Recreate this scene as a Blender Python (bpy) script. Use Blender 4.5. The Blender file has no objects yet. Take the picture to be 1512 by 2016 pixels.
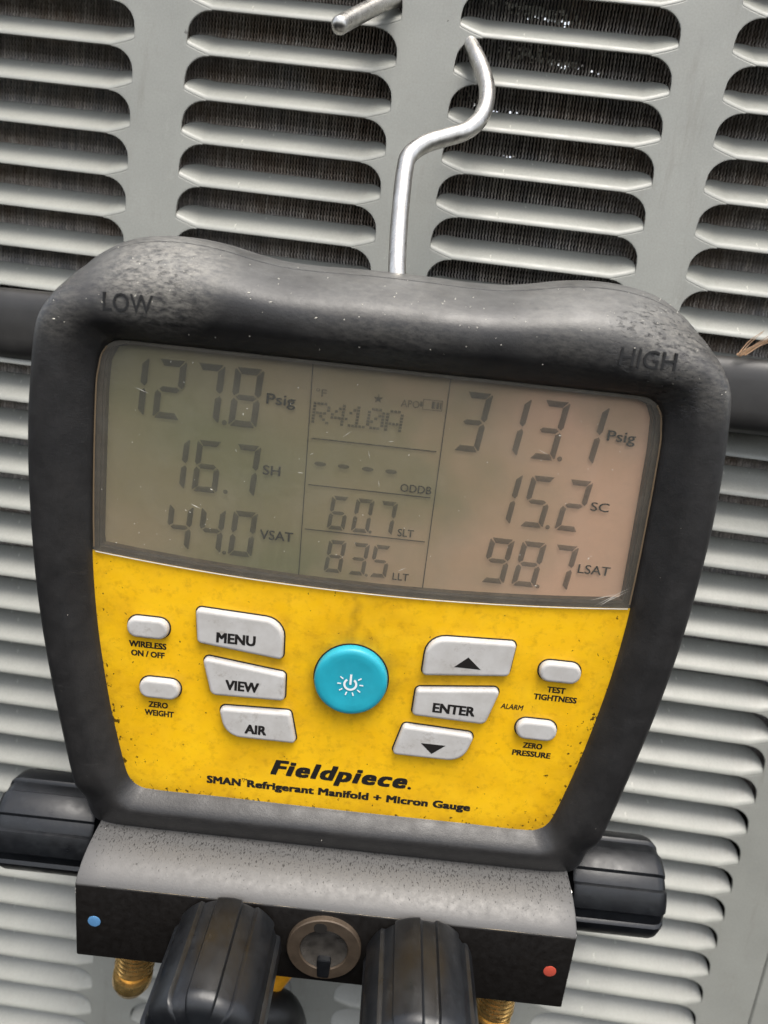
import bpy, bmesh, math, random
import numpy as np
from mathutils import Vector, Matrix, Euler

S = 0.001                      # everything below is written in millimetres
random.seed(7)
rng = np.random.default_rng(7)
scene = bpy.context.scene
C = scene.collection

# ------------------------------------------------------------------ camera
def frame_matrix(right, up, back, loc):
    m = Matrix((right, up, back)).transposed().to_4x4()
    m.translation = Vector(loc) * S
    return m
cam_data = bpy.data.cameras.new('camera')
cam = bpy.data.objects.new('camera', cam_data)
C.objects.link(cam)
cam.matrix_world = frame_matrix((0.98793, 0.08741, 0.12786), (-0.14279, 0.19426, 0.9705),
                                (0.05999, -0.97705, 0.2044), (22.056, -254.255, -107.588))
cam_data.sensor_fit = 'VERTICAL'
cam_data.sensor_height = 36.0
cam_data.lens = 36.0 * 1398 / 2016
cam_data.clip_start = 0.005
cam_data.clip_end = 50
cam_data.dof.use_dof = True
cam_data.dof.focus_distance = 0.211
cam_data.dof.aperture_fstop = 11.0
scene.camera = cam

# ------------------------------------------------------------------ light
SUN_EL, SUN_AZ = 70.0, 20.0     # azimuth measured from straight in front of the grille towards the right
world = bpy.data.worlds.new('World')
scene.world = world
world.use_nodes = True
wn = world.node_tree
bg = wn.nodes['Background']
sky = wn.nodes.new('ShaderNodeTexSky')
sky.sky_type = 'NISHITA'
sky.sun_disc = False
sky.sun_elevation = math.radians(SUN_EL)
sky.sun_rotation = math.radians(180 - SUN_AZ)
sky.air_density = 1.0
sky.dust_density = 4.0
sky.ozone_density = 0.6
hs = wn.nodes.new('ShaderNodeHueSaturation')      # overcast: a greyer sky than clear air gives
hs.inputs['Saturation'].default_value = 0.45
wn.links.new(sky.outputs[0], hs.inputs['Color'])
wn.links.new(hs.outputs[0], bg.inputs[0])
bg.inputs[1].default_value = 0.15
sun_data = bpy.data.lights.new('sun', 'SUN')
sun_data.energy = 1.5
sun_data.angle = math.radians(34)
sun_data.color = (1.0, 0.95, 0.87)
sun = bpy.data.objects.new('sun', sun_data)
C.objects.link(sun)
e, a = math.radians(SUN_EL), math.radians(SUN_AZ)
to_sun = Vector((math.sin(a) * math.cos(e), -math.cos(a) * math.cos(e), math.sin(e)))
sun.rotation_euler = to_sun.to_track_quat('Z', 'Y').to_euler()
vs = scene.view_settings
vs.view_transform = 'Standard'
vs.look = 'None'
vs.exposure = 1.0
vs.gamma = 1.0

# ------------------------------------------------------------------ materials
def new_mat(name):
    m = bpy.data.materials.new(name)
    m.use_nodes = True
    nt = m.node_tree
    return m, nt, nt.nodes['Principled BSDF']

def ramp(nt, src, stops):
    r = nt.nodes.new('ShaderNodeValToRGB')
    el = r.color_ramp.elements
    while len(el) < len(stops):
        el.new(0.5)
    for k, (p, c) in enumerate(stops):
        el[k].position = p
        el[k].color = (c, c, c, 1) if isinstance(c, (int, float)) else (*c, 1)
    nt.links.new(src, r.inputs[0])
    return r.outputs[0]

def noise(nt, scale, detail=4, rough=0.6, stretch=None, loc=(0, 0, 0), rot=(0, 0, 0)):
    tc = nt.nodes.new('ShaderNodeTexCoord')
    mp = nt.nodes.new('ShaderNodeMapping')
    nt.links.new(tc.outputs['Object'], mp.inputs[0])
    mp.inputs['Location'].default_value = loc
    mp.inputs['Rotation'].default_value = rot
    if stretch:
        mp.inputs['Scale'].default_value = stretch
    n = nt.nodes.new('ShaderNodeTexNoise')
    nt.links.new(mp.outputs[0], n.inputs['Vector'])
    n.inputs['Scale'].default_value = scale
    n.inputs['Detail'].default_value = detail
    n.inputs['Roughness'].default_value = rough
    return n.outputs[0]

def mixc(nt, fac, c1, c2, blend='MIX'):
    m = nt.nodes.new('ShaderNodeMix')
    m.data_type = 'RGBA'
    m.blend_type = blend
    for k, c in ((0, fac), (6, c1), (7, c2)):
        if hasattr(c, 'links') or isinstance(c, bpy.types.NodeSocket):
            nt.links.new(c, m.inputs[k])
        elif k == 0:
            m.inputs[0].default_value = c
        else:
            m.inputs[k].default_value = (*c, 1)
    return m.outputs[2]

def mathn(nt, op, a, b=None, clamp=False):
    n = nt.nodes.new('ShaderNodeMath')
    n.operation = op
    n.use_clamp = clamp
    for k, v in enumerate((a, b)):
        if v is None:
            continue
        if isinstance(v, (int, float)):
            n.inputs[k].default_value = v
        else:
            nt.links.new(v, n.inputs[k])
    return n.outputs[0]

def bump(nt, bsdf, height, strength, dist):
    b = nt.nodes.new('ShaderNodeBump')
    b.inputs['Strength'].default_value = strength
    b.inputs['Distance'].default_value = dist
    nt.links.new(height, b.inputs['Height'])
    nt.links.new(b.outputs[0], bsdf.inputs['Normal'])

def blob(nt, centre, radius):
    """1 inside a soft ball round a point (object coordinates, mm)."""
    tc = nt.nodes.new('ShaderNodeTexCoord')
    d = nt.nodes.new('ShaderNodeVectorMath')
    d.operation = 'DISTANCE'
    nt.links.new(tc.outputs['Object'], d.inputs[0])
    d.inputs[1].default_value = Vector(centre) * S
    v = mathn(nt, 'DIVIDE', d.outputs['Value'], radius * S)
    return mathn(nt, 'SUBTRACT', 1.0, v, True)

def plain(name, col, rough, metal=0.0, spec=0.5, var=0.0, scale=300):
    m, nt, b = new_mat(name)
    b.inputs['Roughness'].default_value = rough
    b.inputs['Metallic'].default_value = metal
    b.inputs['Specular IOR Level'].default_value = spec
    if var:
        n = noise(nt, scale, 5)
        dark = tuple(c * (1 - var) for c in col)
        lite = tuple(min(1, c * (1 + var)) for c in col)
        nt.links.new(mixc(nt, ramp(nt, n, [(0.3, 0.0), (0.7, 1.0)]), dark, lite), b.inputs['Base Color'])
        nt.links.new(ramp(nt, noise(nt, scale * 0.6, 4), [(0.3, max(0.05, rough - 0.1)), (0.75, min(1, rough + 0.12))]), b.inputs['Roughness'])
    else:
        b.inputs['Base Color'].default_value = (*col, 1)
    return m

# painted sheet metal of the grille
def paint_material():
    m, nt, b = new_mat('grey_paint')
    base = mixc(nt, ramp(nt, noise(nt, 40, 4), [(0.3, 0.0), (0.7, 1.0)]), (0.262, 0.264, 0.236), (0.305, 0.307, 0.275))
    fine = ramp(nt, noise(nt, 1500, 2), [(0.3, 0.93), (0.7, 1.05)])
    base = mixc(nt, 1.0, base, fine, 'MULTIPLY')
    speck = ramp(nt, noise(nt, 260, 3, 0.5), [(0.74, 0.0), (0.76, 1.0)])
    base = mixc(nt, mathn(nt, 'MULTIPLY', speck, 0.75), base, (0.06, 0.05, 0.045))
    smear = ramp(nt, noise(nt, 90, 6, 0.7, (1, 1, 2.2), (0.4, 0.1, 0.7)), [(0.56, 0.0), (0.72, 1.0)])
    base = mixc(nt, mathn(nt, 'MULTIPLY', smear, 0.22), base, (0.20, 0.185, 0.155))
    # old drip marks and rubbed dust, running down the sheet
    drip = ramp(nt, noise(nt, 55, 7, 0.75, (2.6, 1, 0.35), (0.13, 0, 0.4)), [(0.55, 0.0), (0.74, 1.0)])
    base = mixc(nt, mathn(nt, 'MULTIPLY', drip, 0.45), base, (0.17, 0.155, 0.125))
    pale = ramp(nt, noise(nt, 75, 7, 0.8, (1.3, 1, 0.8), (0.7, 0, 0.2)), [(0.60, 0.0), (0.76, 1.0)])
    base = mixc(nt, mathn(nt, 'MULTIPLY', pale, 0.45), base, (0.46, 0.45, 0.41))
    scr = ramp(nt, noise(nt, 190, 3, 0.5, (3.2, 1, 0.55), (0.3, 0, 0.9), (0, 0.6, 0)), [(0.735, 0.0), (0.75, 1.0)])
    base = mixc(nt, mathn(nt, 'MULTIPLY', scr, 0.6), base, (0.62, 0.60, 0.52))
    nt.links.new(base, b.inputs['Base Color'])
    nt.links.new(ramp(nt, noise(nt, 120, 5), [(0.3, 0.32), (0.7, 0.50)]), b.inputs['Roughness'])
    bv = nt.nodes.new('ShaderNodeBevel')
    bv.samples = 4
    bv.inputs['Radius'].default_value = 0.0006
    bp = nt.nodes.new('ShaderNodeBump')
    bp.inputs['Strength'].default_value = 0.10
    bp.inputs['Distance'].default_value = 0.0002
    nt.links.new(noise(nt, 900, 3), bp.inputs['Height'])
    nt.links.new(bv.outputs[0], bp.inputs['Normal'])
    nt.links.new(bp.outputs[0], b.inputs['Normal'])
    return m

def rubber_material():
    m, nt, b = new_mat('black_rubber')
    base = mixc(nt, ramp(nt, noise(nt, 110, 8, 0.75), [(0.3, 0.0), (0.7, 1.0)]), (0.013, 0.0125, 0.0125), (0.026, 0.0245, 0.0235))
    # chalky scuffs where the corners get knocked
    sc = None
    for cen, r, g in (((-59, 64, 2), 22, 1.0), ((73, 60, 2), 19, 0.55), ((0, 62, 0), 30, 0.22), ((-86, 50, 0), 14, .35), ((48, 64, 0), 22, .30), ((88, 48, 0), 14, .4)):
        v = mathn(nt, 'MULTIPLY', ramp(nt, blob(nt, cen, r), [(0.0, 0.0), (0.6, 1.0)]), g)
        sc = v if sc is None else mathn(nt, 'MAXIMUM', sc, v)
    worn = ramp(nt, noise(nt, 520, 10, 0.8, (0.7, 1.7, 1.0), rot=(0, 0, 0.7)), [(0.40, 0.0), (0.60, 1.0)])
    sc = mathn(nt, 'MULTIPLY', sc, worn)
    base = mixc(nt, mathn(nt, 'MULTIPLY', sc, 0.62, True), base, (0.33, 0.31, 0.265))
    # pale dust along the top edge, also painting in its sky highlight
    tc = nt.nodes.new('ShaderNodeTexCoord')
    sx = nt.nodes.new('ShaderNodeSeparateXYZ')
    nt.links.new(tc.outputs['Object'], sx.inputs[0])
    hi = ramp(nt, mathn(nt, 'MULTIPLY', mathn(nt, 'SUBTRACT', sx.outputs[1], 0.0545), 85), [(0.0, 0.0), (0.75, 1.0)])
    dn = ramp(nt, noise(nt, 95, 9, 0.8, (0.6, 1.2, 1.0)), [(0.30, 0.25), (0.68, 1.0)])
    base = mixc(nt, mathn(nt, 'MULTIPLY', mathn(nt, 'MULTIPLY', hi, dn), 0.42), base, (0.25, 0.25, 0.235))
    # faint streaks all over
    st = ramp(nt, noise(nt, 260, 6, 0.7, (0.5, 2.2, 1.0), rot=(0, 0, -0.6)), [(0.62, 0.0), (0.78, 1.0)])
    base = mixc(nt, mathn(nt, 'MULTIPLY', st, 0.16), base, (0.16, 0.155, 0.145))
    # black gouges in the right-hand scuff
    go = ramp(nt, noise(nt, 800, 6, 0.7, (0.55, 1.4, 1), rot=(0, 0, 0.4)), [(0.55, 0.0), (0.60, 1.0)])
    gm = mathn(nt, 'MAXIMUM', ramp(nt, blob(nt, (75, 56, 4), 21), [(0.05, 0.0), (0.5, 1.0)]),
               mathn(nt, 'MULTIPLY', ramp(nt, blob(nt, (-61, 59, 4), 16), [(0.1, 0.0), (0.6, 1.0)]), 0.6))
    gg = mathn(nt, 'MULTIPLY', go, gm)
    base = mixc(nt, gg, base, (0.006, 0.005, 0.005))
    nt.links.new(base, b.inputs['Base Color'])
    rr = mathn(nt, 'ADD', ramp(nt, noise(nt, 150, 6), [(0.3, 0.36), (0.7, 0.52)]), mathn(nt, 'MULTIPLY', sc, 0.12))
    nt.links.new(rr, b.inputs['Roughness'])
    b.inputs['Specular IOR Level'].default_value = 0.52
    h = mathn(nt, 'SUBTRACT', mathn(nt, 'MULTIPLY', noise(nt, 700, 5, 0.7), 0.35), mathn(nt, 'MULTIPLY', gg, 1.2))
    h = mathn(nt, 'ADD', h, mathn(nt, 'MULTIPLY', noise(nt, 2600, 2), 0.18))
    bump(nt, b, h, 0.40, 0.0005)
    return m

def yellow_material():
    m, nt, b = new_mat('yellow_overlay')
    base = mixc(nt, ramp(nt, noise(nt, 70, 6, 0.6), [(0.3, 0.0), (0.7, 1.0)]), (0.89, 0.485, 0.006), (0.96, 0.56, 0.009))
    mot = ramp(nt, noise(nt, 330, 5, 0.7), [(0.52, 0.0), (0.75, 1.0)])
    base = mixc(nt, mathn(nt, 'MULTIPLY', mot, 0.5), base, (0.42, 0.20, 0.006))
    big = ramp(nt, noise(nt, 45, 5, 0.65, (1, 1.4, 1), (0.2, 0.5, 0)), [(0.48, 0.0), (0.75, 1.0)])
    base = mixc(nt, mathn(nt, 'MULTIPLY', big, 0.35), base, (0.45, 0.22, 0.008))
    # grime collected round the edge and round the power button (its own painted-in dirt mask)
    at = nt.nodes.new('ShaderNodeAttribute')
    at.attribute_name = 'grime'
    g = at.outputs['Fac']
    at2 = nt.nodes.new('ShaderNodeAttribute')
    at2.attribute_name = 'chipping'
    chip = at2.outputs['Fac']
    soft = mathn(nt, 'MULTIPLY', g, ramp(nt, noise(nt, 160, 6, 0.7), [(0.3, 0.25), (0.7, 1.0)]))
    base = mixc(nt, mathn(nt, 'MULTIPLY', soft, 0.72, True), base, (0.15, 0.075, 0.008))
    thr = mathn(nt, 'SUBTRACT', 0.695, mathn(nt, 'MULTIPLY', chip, 0.14))
    n = noise(nt, 620, 4, 0.6, (1, 0.75, 1), rot=(0, 0, 0.5))
    pk = mathn(nt, 'MULTIPLY', mathn(nt, 'SUBTRACT', n, thr), 30, True)
    base = mixc(nt, mathn(nt, 'MULTIPLY', pk, 0.9), base, (0.018, 0.011, 0.004))
    nt.links.new(base, b.inputs['Base Color'])
    nt.links.new(ramp(nt, noise(nt, 240, 5), [(0.3, 0.36), (0.7, 0.52)]), b.inputs['Roughness'])
    bump(nt, b, noise(nt, 1500, 3), 0.12, 0.0002)
    return m

def white_button_material():
    m, nt, b = new_mat('grey_white_plastic')
    base = mixc(nt, ramp(nt, noise(nt, 160, 5), [(0.35, 0.0), (0.7, 1.0)]), (0.47, 0.45, 0.42), (0.56, 0.545, 0.52))
    d = ramp(nt, noise(nt, 260, 7, 0.75), [(0.56, 0.0), (0.72, 1.0)])
    base = mixc(nt, mathn(nt, 'MULTIPLY', d, 0.55), base, (0.22, 0.18, 0.14))
    nt.links.new(base, b.inputs['Base Color'])
    b.inputs['Roughness'].default_value = 0.55
    return m

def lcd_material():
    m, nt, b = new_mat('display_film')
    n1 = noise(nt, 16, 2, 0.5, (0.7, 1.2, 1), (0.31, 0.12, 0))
    base = mixc(nt, ramp(nt, n1, [(0.35, 0.0), (0.65, 1.0)]), (0.168, 0.165, 0.080), (0.300, 0.236, 0.135))  # olive and brown blotches approximate reflections in the film colour
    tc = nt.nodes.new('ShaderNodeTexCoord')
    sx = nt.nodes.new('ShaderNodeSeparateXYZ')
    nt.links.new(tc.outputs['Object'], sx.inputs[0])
    reflect_tint = ramp(nt, mathn(nt, 'ADD', mathn(nt, 'MULTIPLY', sx.outputs[0], 6.0), mathn(nt, 'MULTIPLY', mathn(nt, 'SUBTRACT', noise(nt, 22, 3), 0.5), 0.9)), [(-0.05, 0.0), (0.44, 1.0)])
    base = mixc(nt, reflect_tint, base, (0.63, 0.395, 0.265))  # pinker towards the right, a reflection painted into the film
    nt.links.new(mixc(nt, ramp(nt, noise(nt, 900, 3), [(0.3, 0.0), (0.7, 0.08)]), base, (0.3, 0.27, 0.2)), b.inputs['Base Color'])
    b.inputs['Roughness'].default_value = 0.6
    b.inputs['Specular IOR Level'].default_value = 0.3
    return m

def see_through(name, col, clear):
    m = bpy.data.materials.new(name)
    m.use_nodes = True
    nt = m.node_tree
    out = nt.nodes['Material Output']
    b = nt.nodes['Principled BSDF']
    b.inputs['Base Color'].default_value = (*col, 1)
    b.inputs['Roughness'].default_value = 0.6
    b.inputs['Alpha'].default_value = 1 - clear
    return m

def lens_material():
    m = bpy.data.materials.new('clear_plastic')
    m.use_nodes = True
    nt = m.node_tree
    nt.nodes.remove(nt.nodes['Principled BSDF'])
    out = nt.nodes['Material Output']
    tr = nt.nodes.new('ShaderNodeBsdfTransparent')
    tr.inputs[0].default_value = (1.0, 0.995, 0.98, 1)
    gl = nt.nodes.new('ShaderNodeBsdfGlossy')
    gl.inputs['Roughness'].default_value = 0.18
    fr = nt.nodes.new('ShaderNodeFresnel')
    geo = nt.nodes.new('ShaderNodeNewGeometry')      # same plate from inside: no total reflection, rays pass straight through
    ior = mathn(nt, 'ADD', 1.46, mathn(nt, 'MULTIPLY', geo.outputs['Backfacing'], 1 / 1.46 - 1.46))
    nt.links.new(ior, fr.inputs[0])
    haze = nt.nodes.new('ShaderNodeBsdfDiffuse')
    haze.inputs[0].default_value = (0.5, 0.48, 0.42, 1)
    hz = mathn(nt, 'ADD', 0.055, mathn(nt, 'MULTIPLY', ramp(nt, noise(nt, 60, 6, 0.7), [(0.45, 0.0), (0.8, 1.0)]), 0.05))
    m1 = nt.nodes.new('ShaderNodeMixShader')
    nt.links.new(hz, m1.inputs[0])
    nt.links.new(tr.outputs[0], m1.inputs[1])
    nt.links.new(haze.outputs[0], m1.inputs[2])
    m2 = nt.nodes.new('ShaderNodeMixShader')
    nt.links.new(fr.outputs[0], m2.inputs[0])
    nt.links.new(m1.outputs[0], m2.inputs[1])
    nt.links.new(gl.outputs[0], m2.inputs[2])
    nt.links.new(m2.outputs[0], out.inputs[0])
    return m

def block_material():
    m, nt, b = new_mat('dark_anodised_metal')
    base = mixc(nt, ramp(nt, noise(nt, 90, 4), [(0.3, 0.0), (0.7, 1.0)]), (0.006, 0.0048, 0.004), (0.0075, 0.006, 0.005))  # near black: the shade on the front face is put into this colour
    # black pitting on the shoulder, thickest near the housing
    tc = nt.nodes.new('ShaderNodeTexCoord')
    sx = nt.nodes.new('ShaderNodeSeparateXYZ')
    nt.links.new(tc.outputs['Object'], sx.inputs[0])
    near = ramp(nt, mathn(nt, 'MULTIPLY', mathn(nt, 'SUBTRACT', 0.021, sx.outputs[2]), 60), [(0.0, 0.0), (0.8, 1.0)])
    n = noise(nt, 2000, 4, 0.6, (1.1, 0.55, 0.55), rot=(0, 0, -0.35))
    thr = mathn(nt, 'SUBTRACT', 0.70, mathn(nt, 'MULTIPLY', near, 0.15))
    pit = mathn(nt, 'MULTIPLY', mathn(nt, 'SUBTRACT', n, thr), 18, True)
    grey = mixc(nt, ramp(nt, sx.outputs[1], [(0, 0.0), (1, 1.0)]), (0.20, 0.195, 0.19), (0.20, 0.195, 0.19))
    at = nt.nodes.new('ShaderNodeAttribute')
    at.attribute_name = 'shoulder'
    base = mixc(nt, at.outputs['Fac'], base, (0.105, 0.102, 0.098))  # shoulder painted paler than the front to look lit from above
    base = mixc(nt, mathn(nt, 'MULTIPLY', pit, 0.85), base, (0.012, 0.011, 0.01))
    nt.links.new(base, b.inputs['Base Color'])
    b.inputs['Metallic'].default_value = 0.25
    nt.links.new(ramp(nt, noise(nt, 500, 4), [(0.3, 0.42), (0.7, 0.58)]), b.inputs['Roughness'])
    bump(nt, b, mathn(nt, 'SUBTRACT', mathn(nt, 'MULTIPLY', noise(nt, 1500, 3), 0.4), pit), 0.25, 0.0003)
    return m

def knob_material():
    m, nt, b = new_mat('black_plastic')
    base = mixc(nt, ramp(nt, noise(nt, 120, 6, 0.7), [(0.35, 0.0), (0.75, 1.0)]), (0.005, 0.0054, 0.0065), (0.012, 0.0135, 0.0155))
    d = ramp(nt, noise(nt, 200, 7, 0.75, (1, 1, 0.5)), [(0.58, 0.0), (0.75, 1.0)])
    base = mixc(nt, mathn(nt, 'MULTIPLY', d, 0.14), base, (0.12, 0.125, 0.13))
    nt.links.new(base, b.inputs['Base Color'])
    nt.links.new(ramp(nt, noise(nt, 260, 5), [(0.3, 0.27), (0.7, 0.46)]), b.inputs['Roughness'])
    bump(nt, b, noise(nt, 800, 4, 0.7), 0.12, 0.0003)
    return m

def coil_material():
    m, nt, b = new_mat('fin_metal')
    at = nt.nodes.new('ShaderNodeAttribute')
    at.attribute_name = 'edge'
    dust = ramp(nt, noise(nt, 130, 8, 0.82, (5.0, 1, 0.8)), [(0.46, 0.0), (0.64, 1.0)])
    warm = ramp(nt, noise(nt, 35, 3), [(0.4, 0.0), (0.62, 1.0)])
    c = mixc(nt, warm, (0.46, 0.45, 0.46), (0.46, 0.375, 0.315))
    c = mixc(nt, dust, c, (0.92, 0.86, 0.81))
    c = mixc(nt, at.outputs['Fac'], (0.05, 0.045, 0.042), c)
    nt.links.new(c, b.inputs['Base Color'])
    b.inputs['Roughness'].default_value = 0.5
    return m

def steel_material():
    m, nt, b = new_mat('zinc_steel')
    n = noise(nt, 420, 6, 0.7, (1, 0.3, 1))
    nt.links.new(mixc(nt, ramp(nt, n, [(0.35, 0.0), (0.7, 1.0)]), (0.46, 0.44, 0.40), (0.70, 0.68, 0.64)), b.inputs['Base Color'])
    b.inputs['Metallic'].default_value = 0.95
    nt.links.new(ramp(nt, noise(nt, 300, 6, 0.7), [(0.3, 0.22), (0.7, 0.42)]), b.inputs['Roughness'])
    bump(nt, b, noise(nt, 900, 6, 0.75, (1, 0.25, 1)), 0.25, 0.0003)
    return m

M = dict(
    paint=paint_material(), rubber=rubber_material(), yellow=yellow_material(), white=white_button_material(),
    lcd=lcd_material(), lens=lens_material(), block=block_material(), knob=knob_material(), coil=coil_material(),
    ink=plain('black_ink', (0.012, 0.010, 0.009), 0.5),
    seg=see_through('display_segment', (0.020, 0.022, 0.016), 0.42),
    segline=see_through('display_line', (0.012, 0.012, 0.010), 0.12),
    recess=plain('dark_brown_plastic', (0.055, 0.042, 0.028), 0.45, var=0.3),
    blue_btn=plain('turquoise_plastic', (0.020, 0.36, 0.46), 0.42, var=0.10, scale=120),
    icon=plain('white_ink', (0.85, 0.87, 0.86), 0.5),
    gap_shade=plain('black_gap', (0.010, 0.008, 0.006), 0.7),  # near-black that stands in for shade in gaps and the notch
    engrave=plain('engraving_shade', (0.011, 0.011, 0.011), 0.6),  # darker rubber on raised letters, painting the shade of engraving
    steel=steel_material(),
    brass=plain('brass', (0.80, 0.52, 0.18), 0.26, metal=0.8, var=0.25, scale=300),
    bronze=plain('bronze_ring', (0.105, 0.078, 0.055), 0.5, metal=0.5, var=0.2, scale=250),
    sight=plain('dull_bronze', (0.060, 0.054, 0.047), 0.33, metal=0.2, var=0.45, scale=350),
    bluedot=plain('blue_paint', (0.10, 0.25, 0.46), 0.5, var=0.12),
    reddot=plain('red_paint', (0.48, 0.075, 0.045), 0.5, var=0.12),
    rail=plain('charcoal_metal', (0.030, 0.0285, 0.0265), 0.42, metal=0.0, var=0.22, scale=120),
    inside=plain('dark_cabinet', (0.012, 0.011, 0.010), 0.8),
    yhose=plain('yellow_hose_rubber', (0.75, 0.33, 0.015), 0.45, var=0.2),
    bhose=plain('black_hose_rubber', (0.010, 0.010, 0.010), 0.45, var=0.3),
    straw=plain('dry_straw', (0.20, 0.115, 0.055), 0.7, var=0.4),
    dust=plain('pale_dust', (0.72, 0.68, 0.58), 0.6),
    bright=plain('glint_mirror', (0.95, 0.95, 0.95), 0.12, metal=1.0),  # mirror metal for the glints added at the coil
    edge=plain('aged_clear_edge', (0.17, 0.12, 0.07), 0.4),
    lip=plain('worn_edge', (0.62, 0.60, 0.53), 0.3),  # pale scratches; also paints the highlight along the cover's bow
)

# ------------------------------------------------------------------ builders
def mesh_from(name, verts, faces, mat, parent=None, smooth=False, mats=None):
    me = bpy.data.meshes.new(name)
    me.from_pydata([(x * S, y * S, z * S) for x, y, z in verts], [], faces)
    me.materials.append(mat)
    if smooth:
        me.polygons.foreach_set('use_smooth', [True] * len(me.polygons))
    me.update()
    o = bpy.data.objects.new(name, me)
    C.objects.link(o)
    o.parent = parent
    return o

def smooth_by_angle(o, deg):
    me = o.data
    bm = bmesh.new(); bm.from_mesh(me)
    lim = math.radians(deg)
    for f in bm.faces:
        f.smooth = True
    for ed in bm.edges:
        ed.smooth = not (len(ed.link_faces) == 2 and ed.calc_face_angle(0) > lim)
    bm.to_mesh(me); bm.free()

def empty(name, label, cat, mat4, group=None):
    o = bpy.data.objects.new(name, None)
    o.empty_display_size = 0.02
    C.objects.link(o)
    o.matrix_world = mat4
    o['label'] = label; o['category'] = cat
    if group: o['group'] = group
    return o

def loft(rings, close_u=True, cap_first=False, cap_last=False):
    n = len(rings[0]); v = []; f = []
    for r in rings: v += [tuple(p) for p in r]
    for k in range(len(rings) - 1):
        for i in range(n if close_u else n - 1):
            j = (i + 1) % n
            f.append((k * n + i, k * n + j, (k + 1) * n + j, (k + 1) * n + i))
    if cap_first: f.append(tuple(reversed(range(n))))
    if cap_last: f.append(tuple(range((len(rings) - 1) * n, len(rings) * n)))
    return v, f

def catmull(pts, n):
    P = [Vector(p) for p in pts]
    P = [2 * P[0] - P[1]] + P + [2 * P[-1] - P[-2]]
    out = []
    for i in range(1, len(P) - 2):
        for k in range(n):
            t = k / n
            a, b, c, d = P[i - 1:i + 3]
            out.append(0.5 * (2 * b + (c - a) * t + (2 * a - 5 * b + 4 * c - d) * t * t + (3 * b - a - 3 * c + d) * t ** 3))
    out.append(P[-2])
    return out

def tube(name, path, radius, mat, parent=None, seg=20, taper=None, round_end=False):
    path = [Vector(p) for p in path]
    rings = []
    t = (path[1] - path[0]).normalized()
    nrm = t.orthogonal().normalized()
    for i, p in enumerate(path):
        t2 = (path[min(i + 1, len(path) - 1)] - path[max(i - 1, 0)]).normalized()
        nrm = (nrm - t2 * nrm.dot(t2)).normalized()
        bi = t2.cross(nrm)
        r = radius if taper is None else radius * taper(i / (len(path) - 1))
        rings.append([p + (nrm * math.cos(q) + bi * math.sin(q)) * r for q in (2 * math.pi * k / seg for k in range(seg))])
    if round_end:
        p, tt = path[-1], (path[-1] - path[-2]).normalized()
        bi = tt.cross(nrm)
        for q in (20, 45, 65, 80):
            r, h = radius * math.cos(math.radians(q)), radius * math.sin(math.radians(q)) * 0.75
            rings.append([p + tt * h + (nrm * math.cos(w) + bi * math.sin(w)) * r for w in (2 * math.pi * k / seg for k in range(seg))])
    v, f = loft(rings, True, True, True)
    o = mesh_from(name, v, f, mat, parent)
    smooth_by_angle(o, 50)
    return o

def lathe(name, prof, mat, parent, loc, axis, seg=40, rfun=None, ang=35):
    """prof: (radius, height along axis); rfun(theta, r, h) may flute it."""
    ax = Vector(axis).normalized()
    u = ax.orthogonal().normalized() if abs(ax.x) > 0.9 or abs(ax.y) > 0.9 else Vector((0, 1, 0)) - ax * ax.y
    u.normalize()
    w = ax.cross(u)
    L = Vector(loc)
    rings = []
    for r, h in prof:
        ring = []
        for k in range(seg):
            th = 2 * math.pi * k / seg
            rr = rfun(th, r, h) if rfun else r
            ring.append(L + ax * h + (u * math.cos(th) + w * math.sin(th)) * rr)
        rings.append(ring)
    v, f = loft(rings, True, True, True)
    o = mesh_from(name, v, f, mat, parent)
    smooth_by_angle(o, ang)
    return o

def rounded(poly, radii, n=6):
    out = []
    m = len(poly)
    for i in range(m):
        p = Vector(poly[i]); a = Vector(poly[i - 1]); b = Vector(poly[(i + 1) % m])
        r = radii[i] if isinstance(radii, (list, tuple)) else radii
        d1, d2 = (a - p).normalized(), (b - p).normalized()
        ang = d1.angle(d2)
        t = min(r / math.tan(ang / 2), (a - p).length * 0.49, (b - p).length * 0.49)
        rr = t * math.tan(ang / 2)
        c = p + (d1 + d2).normalized() * (rr / math.sin(ang / 2))
        s, e2 = p + d1 * t - c, p + d2 * t - c
        a0 = math.atan2(s.y, s.x); a1 = math.atan2(e2.y, e2.x)
        da = (a1 - a0 + math.pi) % (2 * math.pi) - math.pi
        for k in range(n + 1):
            q = a0 + da * k / n
            out.append(c + Vector((math.cos(q), math.sin(q))) * rr)
    return out

def inset(pts, d):
    n = len(pts); out = []
    area = sum(pts[i].x * pts[(i + 1) % n].y - pts[(i + 1) % n].x * pts[i].y for i in range(n))
    sg = 1 if area > 0 else -1
    for i in range(n):
        t = (pts[(i + 1) % n] - pts[i - 1]).normalized()
        out.append(pts[i] + Vector((-t.y, t.x)) * d * sg)
    return out

def pad(name, poly2, levels, mat, parent):
    """button-like solid: levels = (inset, z) from the base up."""
    n = len(poly2)
    area = sum(poly2[i].x * poly2[(i + 1) % n].y - poly2[(i + 1) % n].x * poly2[i].y for i in range(n))
    if area < 0: poly2 = list(reversed(poly2))
    rings = [[(p.x, p.y, z) for p in inset(poly2, d)] for d, z in levels]
    v, f = loft(rings, True, True, False)
    b_ = (len(rings) - 1) * n
    v.append((sum(p[0] for p in rings[-1]) / n, sum(p[1] for p in rings[-1]) / n, levels[-1][1]))
    f += [(b_ + i, b_ + (i + 1) % n, len(v) - 1) for i in range(n)]
    o = mesh_from(name, v, f, mat, parent)
    smooth_by_angle(o, 40)
    for q in o.data.polygons:
        if len(q.vertices) == 3: q.use_smooth = False
    return o

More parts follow.
